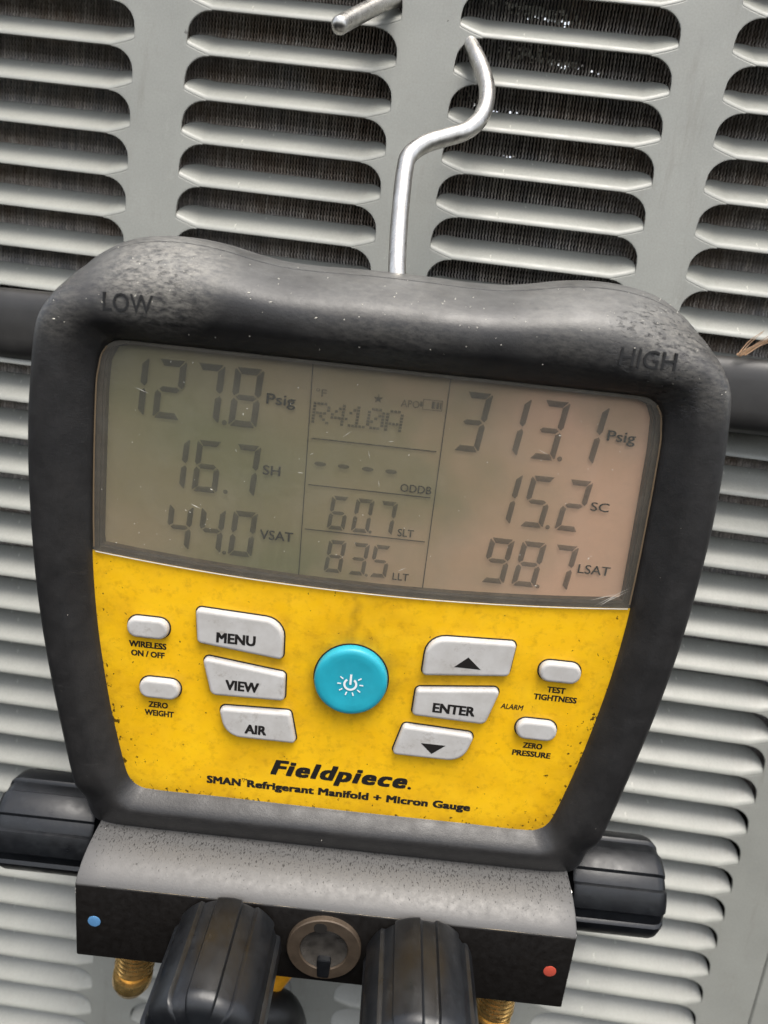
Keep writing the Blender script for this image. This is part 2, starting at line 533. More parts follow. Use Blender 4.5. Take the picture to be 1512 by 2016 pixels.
_cap = None
def text(name, body, x0, x1, y0, cap, z, mat, parent, bold=0.0, shear=0.0, depth=0.03, spacing=1.0, slope=0.0):
    """lettering from x0 to x1 on the base line y0, capital height cap; heavy strokes are built up from shifted copies."""
    global _cap
    def mk(s):
        cu = bpy.data.curves.new('lettering', 'FONT')
        cu.body = s; cu.size = 1.0; cu.shear = shear; cu.space_character = spacing
        cu.resolution_u = 3
        ob = bpy.data.objects.new('lettering', cu); C.objects.link(ob)
        dg = bpy.context.evaluated_depsgraph_get(); dg.update()
        me = bpy.data.meshes.new_from_object(ob.evaluated_get(dg))
        bpy.data.objects.remove(ob); bpy.data.curves.remove(cu)
        return me
    if _cap is None:
        _cap = max(v.co.y for v in mk('H').vertices)
    me = mk(body)
    xs = [v.co.x for v in me.vertices]
    mn, mx = min(xs) - bold, max(xs) + bold
    sx = (x1 - x0) / (mx - mn); sy = cap / (_cap + 1.2 * bold)
    src = bmesh.new(); src.from_mesh(me)
    bmesh.ops.remove_doubles(src, verts=src.verts[:], dist=1e-5)
    pts = [v.co.copy() for v in src.verts]
    src.verts.index_update()
    tris = [tuple(v.index for v in fa.verts) for fa in src.faces]
    edges = [tuple(v.index for v in ed.verts) for ed in src.edges if len(ed.link_faces) == 1]
    src.free()
    if bold:
        k = max(2, math.ceil(bold / 0.022))
        shifts = [(bold * (-1 + 2 * q / k), yy * bold * 0.6) for q in range(k + 1) for yy in (-1, 1)]
    else:
        shifts = [(0, 0)]
    V, F = [], []
    for n_, (dx, dy) in enumerate(shifts):
        zt = z + depth + 0.003 * n_
        b_ = len(V)
        for zz in (z, zt):
            for p in pts:
                xx = x0 + (p.x + dx - mn) * sx
                V.append((xx, y0 + (p.y + dy + 0.6 * bold) * sy + slope * (xx - x0), zz))
        m = len(pts)
        F += [tuple(b_ + m + q for q in t) for t in tris]
        F += [(b_ + p, b_ + q, b_ + m + q, b_ + m + p) for p, q in edges]
    bpy.data.meshes.remove(me)
    return mesh_from(name, V, F, mat, parent)

def flats(name, polys, z, mat, parent, depth=0.03):
    """several flat printed shapes as one thin mesh."""
    v = []; f = []
    for p in polys:
        n = len(p); b = len(v)
        ar = sum(p[i][0] * p[(i + 1) % n][1] - p[(i + 1) % n][0] * p[i][1] for i in range(n))
        if ar < 0: p = list(reversed(p))
        v += [(x, y, z) for x, y in p] + [(x, y, z + depth) for x, y in p]
        f.append(tuple(range(b + n, b + 2 * n)))
        for i in range(n):
            j = (i + 1) % n
            f.append((b + i, b + j, b + n + j, b + n + i))
    return mesh_from(name, v, f, mat, parent)

# ================================================================== condenser unit (large structure first)
unit = empty('condenser_unit', 'light grey louvred metal air conditioner cabinet behind the gauge', 'air conditioner', Matrix.Identity(4))

PITCH, LIP, RX, RY = 13.605, 2.9, 7.8, 7.4
EDGE_L = (-166.0, -78.8, 10.2, 95.9)       # left and right ends of the slots, column by column
EDGE_R = (-96.8, -8.8, 79.2, 164.1)

def corner_drop(s):
    s = min(max(s / RX, 0), 1)
    return RY * (1 - math.sqrt(max(0.0, 1 - (1 - s) ** 2)))
def lip_rise(s):
    s = min(max(s / RX, 0), 1)
    return (LIP - 0.25) * (s ** 0.8)

# panel coordinates: x right, y DOWN, z away from the viewer -> object coordinates (x, z, -y)
def pc(x, y, z): return (x, z, -y)

ENDS = [0, 0.35, 0.8, 1.4, 2.1, 3.0, 4.1, 5.4, 6.6, RX]
def louvre_mesh(w, ext):
    """one pressed louvre: a tab cut from the slot and bent inwards; hinge at y = 0, x from 0 to w."""
    xs = ENDS + [RX + (w - 2 * RX) * k / 10 for k in range(1, 10)] + [w - q for q in reversed(ENDS)]
    ang, rb = math.radians(47), 2.6
    cols = []
    for x in xs:
        s = min(x, w - x)
        y0 = lip_rise(s)
        top = -PITCH + LIP + corner_drop(s)
        L = y0 - top - 0.25 + ext * min(1.0, s / RX)
        col = []
        arc = rb * ang
        ts = [0, arc * 0.2, arc * 0.4, arc * 0.6, arc * 0.8, arc, arc + (L - arc) * 0.5, L] if L > arc else [L * q / 7 for q in range(8)]
        for t in ts:
            if t <= arc:
                q = t / rb
                yy, zz = y0 - rb * math.sin(q), rb * (1 - math.cos(q))
            else:
                yy = y0 - rb * math.sin(ang) - (t - arc) * math.cos(ang)
                zz = rb * (1 - math.cos(ang)) + (t - arc) * math.sin(ang)
            col.append((x, yy, zz))
        cols.append(col)
    v = []; f = []
    m = len(cols[0])
    for c in cols: v += [pc(*p) for p in c]
    nb = len(v)
    TH = 0.55
    for c in cols:                                   # back side of the sheet
        for i, p in enumerate(c):
            a = Vector(c[max(i - 1, 0)]); b = Vector(c[min(i + 1, m - 1)])
            d = (b - a).normalized()
            n = Vector((0, -d.z, d.y))               # towards the back and down
            if n.z < 0: n = -n
            v.append(pc(*(Vector(p) + n * TH)))
    for i in range(len(cols) - 1):
        for j in range(m - 1):
            a, b, c, d = i * m + j, (i + 1) * m + j, (i + 1) * m + j + 1, i * m + j + 1
            f.append((a, b, c, d)); f.append((nb + d, nb + c, nb + b, nb + a))
        f.append((i * m + m - 1, (i + 1) * m + m - 1, nb + (i + 1) * m + m - 1, nb + i * m + m - 1))
        f.append((nb + i * m, nb + (i + 1) * m, (i + 1) * m, i * m))
    for i in (0, len(cols) - 1):
        for j in range(m - 1):
            f.append((i * m + j, i * m + j + 1, nb + i * m + j + 1, nb + i * m + j))
    me = bpy.data.meshes.new('louvre')
    me.from_pydata([(x * S, y * S, z * S) for x, y, z in v], [], f)
    bm = bmesh.new(); bm.from_mesh(me); bmesh.ops.recalc_face_normals(bm, faces=bm.faces[:])
    for fa in bm.faces: fa.smooth = True
    for ed in bm.edges: ed.smooth = not (len(ed.link_faces) == 2 and ed.calc_face_angle(0) > 0.7)
    bm.to_mesh(me); bm.free()
    me.materials.append(M['paint'])
    return me

def panel_mesh(name, rows, y_top, y_bot, x_left, x_right, parent):
    """flat sheet with the slots left out: strips between the columns, comb-edged."""
    v = []; f = []
    TH = 0.55
    def face(pts):
        b = len(v)
        v.extend(pc(x, y, 0) for x, y in pts)
        f.append(tuple(range(b, b + len(pts))))
    def comb(xe, sgn, y):        # outline of one tooth: from hinge corner to the next hinge corner
        pts = [(xe + sgn * s, y + lip_rise(s)) for s in ENDS]
        pts += [(xe + sgn * s, y + LIP + corner_drop(s)) for s in reversed(ENDS)]
        return pts
    strips = [(x_left, EDGE_L[0])] + [(EDGE_R[i], EDGE_L[i + 1]) for i in range(3)] + [(EDGE_R[3], x_right)]
    for k, (xa, xb) in enumerate(strips):
        left_comb, right_comb = k > 0, k < 4
        for r in rows:
            y = r * PITCH
            lp = comb(xa, -1, y) if left_comb else [(xa, y)]
            rp = comb(xb, 1, y) if right_comb else [(xb, y)]
            tail_l = [(xa, y + PITCH)]; tail_r = [(xb, y + PITCH)]
            face(lp + tail_l + tail_r + list(reversed(rp)))
        y = rows[0] * PITCH
        face([(xa, y_top), (xa, y), (xb, y), (xb, y_top)])
    ye = (rows[-1] + 1) * PITCH
    face([(x_left, ye), (x_left, y_bot), (x_right, y_bot), (x_right, ye)])
    for i in range(4):           # sheet above the first slots
        y = rows[0] * PITCH - PITCH + LIP
        face([(EDGE_L[i], y_top), (EDGE_L[i], y - 0.2), (EDGE_R[i], y - 0.2), (EDGE_R[i], y_top)])
    o = mesh_from(name, v, f, M['paint'], parent)
    bm = bmesh.new(); bm.from_mesh(o.data)
    bmesh.ops.remove_doubles(bm, verts=bm.verts[:], dist=2e-5)
    front = bm.faces[:]
    for fa in front:
        fa.normal_update()
        if fa.normal.y > 0: fa.normal_flip()
    edge = [ed for ed in bm.edges if len(ed.link_faces) == 1]
    r = bmesh.ops.extrude_edge_only(bm, edges=edge)
    bmesh.ops.translate(bm, vec=(0, TH * S, 0), verts=[g for g in r['geom'] if isinstance(g, bmesh.types.BMVert)])
    bmesh.ops.triangulate(bm, faces=[q for q in bm.faces if len(q.verts) > 4])
    bmesh.ops.recalc_face_normals(bm, faces=bm.faces[:])
    if sum(fa.normal.y for fa in front if fa.is_valid) > 0:
        bmesh.ops.reverse_faces(bm, faces=bm.faces[:])
    bm.to_mesh(o.data); bm.free()
    return o

def add_louvres(panel, rows, ext):
    louvre_data = [louvre_mesh(EDGE_R[i] - EDGE_L[i], ext) for i in range(4)]
    for r in rows:
        for i in range(4):
            o = bpy.data.objects.new('louvre', louvre_data[i])
            C.objects.link(o); o.parent = panel
            o.location = Vector(pc(EDGE_L[i], r * PITCH, 0)) * S
upper = panel_mesh('grille_panel', list(range(-4, 8)), -75, 112, -186, 186, unit)
add_louvres(upper, range(-4, 8), -1.0)
lower = panel_mesh('grille_panel', list(range(-0, 25)), -9.0, 352, -186, 185.3, unit)
_m = Matrix(((0.99942, 0.03363, 0.00435), (-0.03369, 0.99935, 0.01278), (-0.00391, -0.01292, 0.99991))).transposed().to_4x4()
_m.translation = Vector((0.82287, 1.26155, -122.05843)) * S
lower.matrix_world = _m
add_louvres(lower, range(0, 25), 0.4)

# charcoal rail that crosses between the two panels
def rail_profile(n=18):
    pts = []
    hw, th = 12.6, 6.5
    for k in range(n + 1):
        q = math.pi * k / n
        cx, sx = math.cos(q), math.sin(q)
        pts.append((math.copysign(abs(cx) ** 0.55, cx) * hw, -th * abs(sx) ** 0.75))
    return pts
ra, rb_ = Vector((-200, 113.4)), Vector((200, 100.5))
d2 = (rb_ - ra).normalized(); nn = Vector((-d2.y, d2.x))
rings = []
for k in range(21):
    p = ra.lerp(rb_, k / 20)
    rings.append([pc(p.x + nn.x * a_, p.y + nn.y * a_, z_ + 0.4) for a_, z_ in rail_profile()])
v, f = loft(rings, False)
v2 = len(v)
o = mesh_from('rail', v, f, M['rail'], unit); smooth_by_angle(o, 40)
o['label'] = 'charcoal metal rail running across the grille'
bm = bmesh.new(); bm.from_mesh(o.data); bmesh.ops.recalc_face_normals(bm, faces=bm.faces[:]); bm.to_mesh(o.data); bm.free()

# corner post beyond the right edge
v, f = [], []
prof = [(185.9, 3.0), (185.9, 0.5), (186.5, -0.1), (206, -0.1), (212, 1.6), (216, 6), (217, 14), (217, 60)]
rings = [[(x, y + 0.1, z) for x, y in prof] for z in (11, -352)]
v, f = loft(rings, False)
o = mesh_from('corner_post', v, f, M['paint'], unit); smooth_by_angle(o, 30)
o.matrix_world = _m

# cabinet shell closes the dark space behind the coil
bx = [(-190, 217), (3, 75), (-480, 80)]
v = [(x, y, z) for x in bx[0] for y in bx[1] for z in bx[2]]
f = [(0, 1, 3, 2), (4, 6, 7, 5), (0, 2, 6, 4), (1, 5, 7, 3), (2, 3, 7, 6)]
o = mesh_from('cabinet_shell', v, f, M['inside'], unit)

# condenser coil: hundreds of wavy fins standing side by side
def build_coil():
    pitch, ztop, zbot, step, y0, dep = 1.12, 46.0, -262.0, 0.36, 11.6, 9.0
    nf = int(385 / pitch); ns = int((ztop - zbot) / step) + 1
    zz = np.linspace(ztop, zbot, ns)
    wave = 0.17 * np.sin(2 * math.pi * zz / 1.75)
    V = np.zeros((nf, ns, 3, 3)); E_ = np.zeros((nf, ns, 3))
    drift = np.cumsum(rng.normal(0, 0.05, nf)); drift -= np.linspace(drift[0], drift[-1], nf)
    for i in range(nf):
        x = -187 + i * pitch + np.clip(drift[i], -0.3, 0.3)
        bend = 0.24 * np.sin(zz / 11.0 + i * 0.05) + 0.10 * np.sin(zz / 4.3 + i * 0.013) + rng.normal(0, 0.018, ns)
        xx = x + wave + bend
        w = 0.21 + 0.05 * math.sin(i * 1.7)
        dy = rng.normal(0, 0.13) + 0.25 * np.sin(zz / 23 + i * 0.3)
        tilt = np.where(zz < -104, 1.26 + 0.0336 * x + 0.0129 * (-zz - 122), 0.0)     # follows the lower panel
        dy = dy + tilt
        V[i, :, 0] = np.stack([xx - w, y0 + dy, zz], 1)
        V[i, :, 1] = np.stack([xx + w, y0 + dy, zz], 1)
        V[i, :, 2] = np.stack([x + wave + 0.05, y0 + dep + tilt, zz], 1)
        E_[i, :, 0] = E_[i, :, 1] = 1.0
    idx = np.arange(nf * ns * 3).reshape(nf, ns, 3)
    a, b, c, d = idx[:, :-1, 0], idx[:, :-1, 1], idx[:, 1:, 1], idx[:, 1:, 0]
    e1, e2 = idx[:, :-1, 2], idx[:, 1:, 2]
    F = np.concatenate([np.stack([a, d, c, b], -1).reshape(-1, 4), np.stack([b, c, e2, e1], -1).reshape(-1, 4), np.stack([a, e1, e2, d], -1).reshape(-1, 4)])
    me = bpy.data.meshes.new('coil_fins')
    nv, nfac = nf * ns * 3, len(F)
    me.vertices.add(nv); me.vertices.foreach_set('co', (V.reshape(-1, 3) * S).ravel().astype(np.float32))
    me.loops.add(nfac * 4); me.loops.foreach_set('vertex_index', F.ravel().astype(np.int32))
    me.polygons.add(nfac); me.polygons.foreach_set('loop_start', np.arange(0, nfac * 4, 4, dtype=np.int32))
    me.update(calc_edges=True)
    at = me.attributes.new('edge', 'FLOAT', 'POINT'); at.data.foreach_set('value', E_.ravel().astype(np.float32))
    me.materials.append(M['coil'])
    o = bpy.data.objects.new('coil_fins', me); C.objects.link(o); o.parent = unit
    o['kind'] = 'stuff'
    return o
build_coil()

# mirror facets added at the fins, standing in for sunlight through the coil
def glint_facets():
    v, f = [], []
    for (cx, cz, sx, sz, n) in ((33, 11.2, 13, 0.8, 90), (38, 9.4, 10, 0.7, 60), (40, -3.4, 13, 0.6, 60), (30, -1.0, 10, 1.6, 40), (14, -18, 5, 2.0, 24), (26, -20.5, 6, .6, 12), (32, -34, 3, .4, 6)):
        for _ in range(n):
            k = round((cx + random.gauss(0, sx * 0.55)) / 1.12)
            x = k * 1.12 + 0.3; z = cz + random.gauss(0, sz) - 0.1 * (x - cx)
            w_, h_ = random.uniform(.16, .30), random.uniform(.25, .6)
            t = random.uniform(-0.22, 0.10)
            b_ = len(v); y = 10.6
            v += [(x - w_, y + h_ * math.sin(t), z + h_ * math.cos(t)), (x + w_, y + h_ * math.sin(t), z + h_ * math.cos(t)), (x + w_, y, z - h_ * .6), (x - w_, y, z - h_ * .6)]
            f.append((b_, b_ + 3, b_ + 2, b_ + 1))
    o = mesh_from('coil_glints', v, f, M['bright'], unit)
    o['kind'] = 'stuff'
glint_facets()

# wisp of dry straw caught on the rail
straw = empty('straw_wisp', 'wisp of dry brown straw caught above the rail on the right', 'straw', Matrix.Translation(Vector((119, -6, -88)) * S))
vv, ff = [], []
for k in range(15):
    a0 = Vector((-3.6 + random.uniform(-0.5, 2.2), random.uniform(-1.2, 0.6), -2.4 + random.uniform(-.3, .6)))
    b0 = Vector((5.5 + random.uniform(-2, 4), random.uniform(-1.5, 4.0), 5.5 + random.uniform(-2.4, 2.0)))
    mid = (a0 + b0) / 2 + Vector((random.uniform(-.6, .6), random.uniform(-.8, .8), random.uniform(-.5, 1.2)))
    pth = catmull([a0, mid, b0], 5)
    r0 = random.uniform(0.10, 0.26)
    rg = []
    for i, p in enumerate(pth):
        r_ = r0 * (1 - 0.5 * i / len(pth))
        rg.append([p + Vector((r_ * math.cos(q), r_ * math.sin(q) * .5, r_ * math.sin(q))) for q in (0, 1.57, 3.14, 4.71)])
    lv, lf = loft(rg, True, True, True)
    b_ = len(vv); vv += lv; ff += [tuple(i + b_ for i in q) for q in lf]
mesh_from('stalk', vv, ff, M['straw'], straw)['kind'] = 'stuff'

# ================================================================== the gauge
G = frame_matrix((0.99768, 0.06426, 0.02249), (-0.0174, -0.07871, 0.99675), (0.06582, -0.99482, -0.07741), (5.69613, -59.62362, -150.90705))
gauge = empty('manifold_gauge', 'yellow and black digital refrigerant gauge with lit figures and valve knobs', 'gauge', G)
gauge['label'] = 'yellow and black digital refrigerant manifold gauge hanging by a steel hook from the grille'

HALF_OUT = [(0, 67.0), (10, 66.9), (20, 66.6), (30, 66.8), (38, 67.9), (46, 69.5), (54, 70.4), (62, 70.4), (69, 69.4), (75, 67.5), (80.5, 64.3),
            (85.5, 59.7), (89, 54.3), (91.5, 48), (93.2, 40), (94.4, 30), (95.3, 20), (95.8, 5), (95.6, -10), (94.8, -27), (93.3, -43),
            (91, -60), (88.2, -77), (85.4, -93), (83.0, -104), (81.6, -110.5), (79.0, -114.2), (73, -115.8), (40, -116.3), (0, -116.3)]
HALF_WIN = [(0, 42.1), (68, 42.1), (71.6, 41.7), (74, 40.2), (75.4, 37.6), (76.0, 34), (76.6, 29), (77.3, 12), (77.8, -3), (78.2, -18), (77.8, -30),
            (76.8, -43), (75.2, -56), (73.2, -69), (70.8, -81), (69, -89), (67.8, -93.2), (65.8, -96.2), (62, -97.9), (40, -98.0), (0, -98.2)]
def full(half):
    return half + [(-x, y) for x, y in reversed(half[1:-1])]
NA = 420
CEN = Vector((0, -20))
def polar(half):
    pts = [Vector(p) for p in full(half)]
    # dense smooth closed polyline
    n = len(pts); dense = []
    for i in range(n):
        a_, b_, c_, d_ = pts[i - 1], pts[i], pts[(i + 1) % n], pts[(i + 2) % n]
        l1, l2 = (b_ - a_).length, (c_ - b_).length
        for k in range(8):
            t = k / 8
            m1 = (c_ - a_) / max((c_ - a_).length, 1e-6) * (c_ - b_).length * 0.9
            m2 = (d_ - b_) / max((d_ - b_).length, 1e-6) * (c_ - b_).length * 0.9
            h00 = 2 * t ** 3 - 3 * t ** 2 + 1; h10 = t ** 3 - 2 * t ** 2 + t; h01 = -2 * t ** 3 + 3 * t ** 2; h11 = t ** 3 - t ** 2
            dense.append(b_ * h00 + m1 * h10 + c_ * h01 + m2 * h11)
    return dense
def cast(dense, th):
    d = Vector((math.cos(th), math.sin(th)))
    best = None
    n = len(dense)
    for i in range(n):
        a_ = dense[i] - CEN; b_ = dense[(i + 1) % n] - CEN
        ca = d.x * a_.y - d.y * a_.x; cb = d.x * b_.y - d.y * b_.x
        if (ca <= 0 < cb) or (cb <= 0 < ca):
            t = ca / (ca - cb)
            p = a_ + (b_ - a_) * t
            s = p.dot(d)
            if s > 0 and (best is None or s > best): best = s
    return CEN + d * best
ths = []
out_d, win_d = polar(HALF_OUT), polar(HALF_WIN)
# even spacing along the outline: take angles from the dense outline plus window corners
L_ = [0.0]
for i in range(len(out_d)): L_.append(L_[-1] + (out_d[(i + 1) % len(out_d)] - out_d[i]).length)
for k in range(NA):
    t = L_[-1] * k / NA
    i = max(j for j in range(len(L_) - 1) if L_[j] <= t)
    p = out_d[i].lerp(out_d[(i + 1) % len(out_d)], (t - L_[i]) / max(L_[i + 1] - L_[i], 1e-9)) - CEN
    ths.append(math.atan2(p.y, p.x))
for p in HALF_WIN[1:6] + HALF_WIN[15:19]:
    for sg in (1, -1):
        for dx in (-0.5, 0, 0.5):
            q = Vector((p[0] * sg + dx, p[1])) - CEN
            ths.append(math.atan2(q.y, q.x))
ths = sorted(set(round(t, 5) for t in ths))
OUT = [cast(out_d, t) for t in ths]
WIN = [cast(win_d, t) for t in ths]
SIDE = [(-0.06, -1.6), (0.0, -0.5), (0.015, 0.3), (0.08, 1.7), (0.20, 3.6), (0.33, 5.2), (0.39, 5.8), (0.46, 6.1), (0.58, 6.2), (0.70, 6.1), (0.80, 5.5), (0.88, 4.3), (0.94, 2.4),
        (0.98, -0.4), (1.0, -4.5), (1.0, -12.6), (0.992, -13.2), (0.980, -13.5), (0.980, -14.0), (0.995, -14.4), (1.0, -15.0), (0.998, -30), (0.96, -34.5), (0.85, -36.5)]
TOP = [(-0.04, -1.6), (0.0, -0.5), (0.01, 0.3), (0.05, 1.8), (0.12, 3.7), (0.19, 5.2), (0.23, 5.8), (0.28, 6.15), (0.36, 6.3), (0.46, 6.2), (0.55, 5.5), (0.64, 3.7), (0.74, 0.4),
       (0.84, -3.8), (0.905, -7.2), (0.914, -7.7), (0.880, -7.95), (0.882, -8.75), (0.925, -8.9), (0.955, -10.5), (0.985, -14.5), (1.0, -20), (0.99, -33), (0.93, -36.5)]
BOT = [(-0.06, -1.6), (0.0, -0.5), (0.015, 0.2), (0.06, 1.4), (0.13, 3.0), (0.19, 4.2), (0.24, 4.8), (0.29, 5.1), (0.36, 5.0), (0.47, 4.4), (0.60, 3.4), (0.72, 2.2), (0.84, 0.6),
       (0.93, -1.4), (0.98, -5.0), (1.0, -12.6), (0.992, -13.2), (0.980, -13.5), (0.980, -14.0), (0.995, -14.4), (1.0, -15.0), (0.998, -30), (0.96, -34.5), (0.85, -36.5)]
assert len(SIDE) == len(TOP) == len(BOT)
rings = []
for k in range(len(SIDE)):
    ring = []
    for i, th in enumerate(ths):
        w = min(max((OUT[i].y - 44) / 22, 0), 1); w = w * w * (3 - 2 * w)
        u = SIDE[k][0] * (1 - w) + TOP[k][0] * w
        z = SIDE[k][1] * (1 - w) + TOP[k][1] * w
        wb = min(max((-96 - OUT[i].y) / 13, 0), 1); wb = wb * wb * (3 - 2 * wb)
        u = u * (1 - wb) + BOT[k][0] * wb
        z = z * (1 - wb) + BOT[k][1] * wb
        p = WIN[i].lerp(OUT[i], u)
        ring.append((p.x, p.y, z))
    rings.append(ring)
v, f = loft(rings, True)
f.append(tuple(reversed(range((len(rings) - 1) * len(ths), len(rings) * len(ths)))))
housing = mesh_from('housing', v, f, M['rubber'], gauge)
bm = bmesh.new(); bm.from_mesh(housing.data); bmesh.ops.recalc_face_normals(bm, faces=bm.faces[:])
for fa in bm.faces: fa.smooth = True
for ed in bm.edges: ed.smooth = not (len(ed.link_faces) == 2 and ed.calc_face_angle(0) > 0.9)
bm.to_mesh(housing.data); bm.free()
text('lettering', 'LOW', -72.0, -59.3, 49.5, 4.4, 5.2, M['engrave'], housing, bold=0.004, depth=1.22, slope=0.02)
text('lettering', 'HIGH', 59.5, 73.9, 49.6, 4.4, 5.2, M['engrave'], housing, bold=0.004, depth=1.22, slope=0.0)

# ---- yellow face overlay (grid so that it can carry its own grime mask)
def arc_y(x): return -22.6 + 4.2 * (abs(x) / 78.0) ** 2
def win_half(y):
    pts = [(yy, xx) for xx, yy in HALF_WIN[9:18]]
    pts = sorted(pts)
    return float(np.interp(y, [p[0] for p in pts], [p[1] for p in pts]))
v, f, gr, ch_ = [], [], [], []
NU, NV = 190, 100
BTN = [(sg * a_, b_, c_, d_) for sg in (-1, 1) for a_, b_, c_, d_ in ((34, -39.5, 13, 6.5), (32, -54.3, 12, 6), (27, -69.3, 11.5, 5), (61.5, -40.8, 6, 3), (57.7, -60.7, 6, 3))]
for j in range(NV + 1):
    for i in range(NU + 1):
        u = -1 + 2 * i / NU
        x = u * 80.5
        yt = arc_y(x); y = yt + (-99.5 - yt) * j / NV
        v.append((x, y, -0.35))
        edge = win_half(y) - abs(x)
        eb = y + 98.2
        g = 0.85 * math.exp(-max(edge, 0) / 4.5) * (0.35 + 0.65 * min(1, (-y - 10) / 60)) + 0.75 * math.exp(-max(eb, 0) / 4.0)
        ch_.append(min(g, 1.0)); g *= 0.8
        r = math.hypot(x - 0.0, y + 50.6)
        g += 1.0 * math.exp(-max(r - 11.0, 0) / 3.4)
        g += 0.22 * math.exp(-max(r - 11.0, 0) / 9)
        # old vertical smear above the power button
        g += 0.8 * math.exp(-((x + 0.5 + 0.6 * math.sin(y)) / 1.2) ** 2) * math.exp(-((y + 30) / 6.0) ** 2)
        for (bx_, by_, bw_, bh_) in BTN:
            dd_ = math.hypot(max(abs(x - bx_) - bw_, 0), max(abs(y - by_) - bh_, 0))
            g += 0.42 * math.exp(-dd_ / 1.5)
        gr.append(min(g, 1.0))
for j in range(NV):
    for i in range(NU):
        a_ = j * (NU + 1) + i
        f.append((a_ + NU + 1, a_ + NU + 2, a_ + 1, a_))
face = mesh_from('face_plate', v, f, M['yellow'], gauge, smooth=True)
at = face.data.attributes.new('grime', 'FLOAT', 'POINT'); at.data.foreach_set('value', gr)
at = face.data.attributes.new('chipping', 'FLOAT', 'POINT'); at.data.foreach_set('value', ch_)

T = 0.02 - 0.35       # printed ink sits just above the face
text('lettering', 'WIRELESS', -67.6, -56.2, -48.0, 2.0, T, M['ink'], face, bold=0.042)
text('lettering', 'ON / OFF', -66.9, -56.7, -51.0, 1.95, T, M['ink'], face, bold=0.042)
text('lettering', 'ZERO', -61.4, -55.4, -68.1, 2.0, T, M['ink'], face, bold=0.042)
text('lettering', 'WEIGHT', -62.6, -53.5, -71.0, 2.0, T, M['ink'], face, bold=0.042)
text('lettering', 'TEST', 58.9, 64.5, -48.2, 1.95, T, M['ink'], face, bold=0.042)
text('lettering', 'TIGHTNESS', 55.3, 68.4, -51.0, 1.95, T, M['ink'], face, bold=0.042)
text('lettering', 'ZERO', 54.8, 60.8, -68.1, 1.95, T, M['ink'], face, bold=0.042)
text('lettering', 'PRESSURE', 51.9, 63.8, -71.0, 1.95, T, M['ink'], face, bold=0.042)
text('lettering', 'ALARM', 46.0, 52.9, -55.3, 1.75, T, M['ink'], face, bold=0.020, shear=0.18)
text('lettering', 'Fieldpiece', -22.4, 21.0, -87.6, 5.5, T, M['ink'], face, bold=0.050, shear=0.25, spacing=1.16)
text('lettering', '.', 21.2, 22.4, -87.6, 5.5, T, M['ink'], face, bold=0.0)
text('lettering', 'SMAN', -42.5, -31.6, -93.3, 2.7, T, M['ink'], face, bold=0.055, spacing=1.06)
text('lettering', 'TM', -31.4, -29.7, -91.0, 0.75, T, M['ink'], face, bold=0.02)
text('lettering', 'Refrigerant Manifold + Micron Gauge', -29.6, 41.9, -93.3, 2.7, T, M['ink'], face, bold=0.055, spacing=1.06)

# ---- buttons
LV = [(0, -0.6), (0, 0.85), (0.12, 1.25), (0.35, 1.55), (0.65, 1.71), (0.95, 1.77), (1.1, 1.78)]
def button(poly, radii, label, mirror=1):
    pts = rounded([(x * mirror, y) for x, y in poly], radii)
    b = pad('button', pts, LV, M['white'], gauge)
    b['label'] = label
    area = sum(pts[i].x * pts[(i + 1) % len(pts)].y - pts[(i + 1) % len(pts)].x * pts[i].y for i in range(len(pts)))
    if area < 0: pts = list(reversed(pts))
    pad('gap_shade', pts, [(-0.42, -0.6), (-0.42, -0.22)], M['gap_shade'], b)  # dark plate painted as the shaded gap round the button
    return b
MENU = [(-47.4, -32.6), (-21.2, -33.7), (-20.9, -46.3), (-46.6, -43.6)]
VIEW = [(-45.0, -48.1), (-19.8, -51.0), (-19.5, -60.0), (-41.9, -60.6)]
AIR = [(-39.4, -64.6), (-17.4, -63.8), (-14.9, -74.4), (-36.9, -74.4)]
bt = button(MENU, [1.4, 6.0, 1.2, 1.6], 'grey button marked MENU')
text('lettering', 'MENU', -40.8, -29.1, -42.5, 3.3, 1.80, M['ink'], bt, bold=0.045)
bt = button(VIEW, [1.5, 1.4, 1.2, 2.2], 'grey button marked VIEW')
text('lettering', 'VIEW', -37.5, -27.3, -57.9, 3.3, 1.80, M['ink'], bt, bold=0.045)
bt = button(AIR, [1.6, 1.4, 1.2, 6.5], 'grey button marked AIR')
text('lettering', 'AIR', -30.9, -24.2, -72.3, 3.2, 1.80, M['ink'], bt, bold=0.045)
bt = button(MENU, [1.4, 6.0, 1.2, 1.6], 'grey button with an upward arrowhead', -1)
flats('arrow', [[(33.8, -38.5), (30.0, -42.1), (37.9, -42.1)]], 1.80, M['ink'], bt)
bt = button(VIEW, [1.5, 1.4, 1.2, 2.2], 'grey button marked ENTER', -1)
text('lettering', 'ENTER', 25.4, 38.2, -57.9, 3.2, 1.80, M['ink'], bt, bold=0.045)
bt = button(AIR, [1.6, 1.4, 1.2, 6.5], 'grey button with a downward arrowhead', -1)
flats('arrow', [[(23.3, -69.0), (30.9, -69.0), (27.0, -72.4)]], 1.80, M['ink'], bt)
def pill(cx, cy, label):
    b = button([(cx - 6.15, cy + 3.2), (cx + 6.15, cy + 3.2), (cx + 6.15, cy - 3.2), (cx - 6.15, cy - 3.2)], 3.0, label)
pill(-61.5, -40.8, 'small grey button above WIRELESS ON / OFF')
pill(-57.7, -60.7, 'small grey button above ZERO WEIGHT')
pill(61.5, -40.7, 'small grey button above TEST TIGHTNESS')
pill(57.7, -60.8, 'small grey button above ZERO PRESSURE')
pw = lathe('power_button', [(11.0, -0.6), (11.0, 1.6), (10.75, 2.2), (10.2, 2.6), (9.2, 2.75), (7.5, 2.62), (5, 2.50), (2.5, 2.45), (0.3, 2.44)], M['blue_btn'], gauge, (0, -50.6, 0), (0, 0, 1), 64)
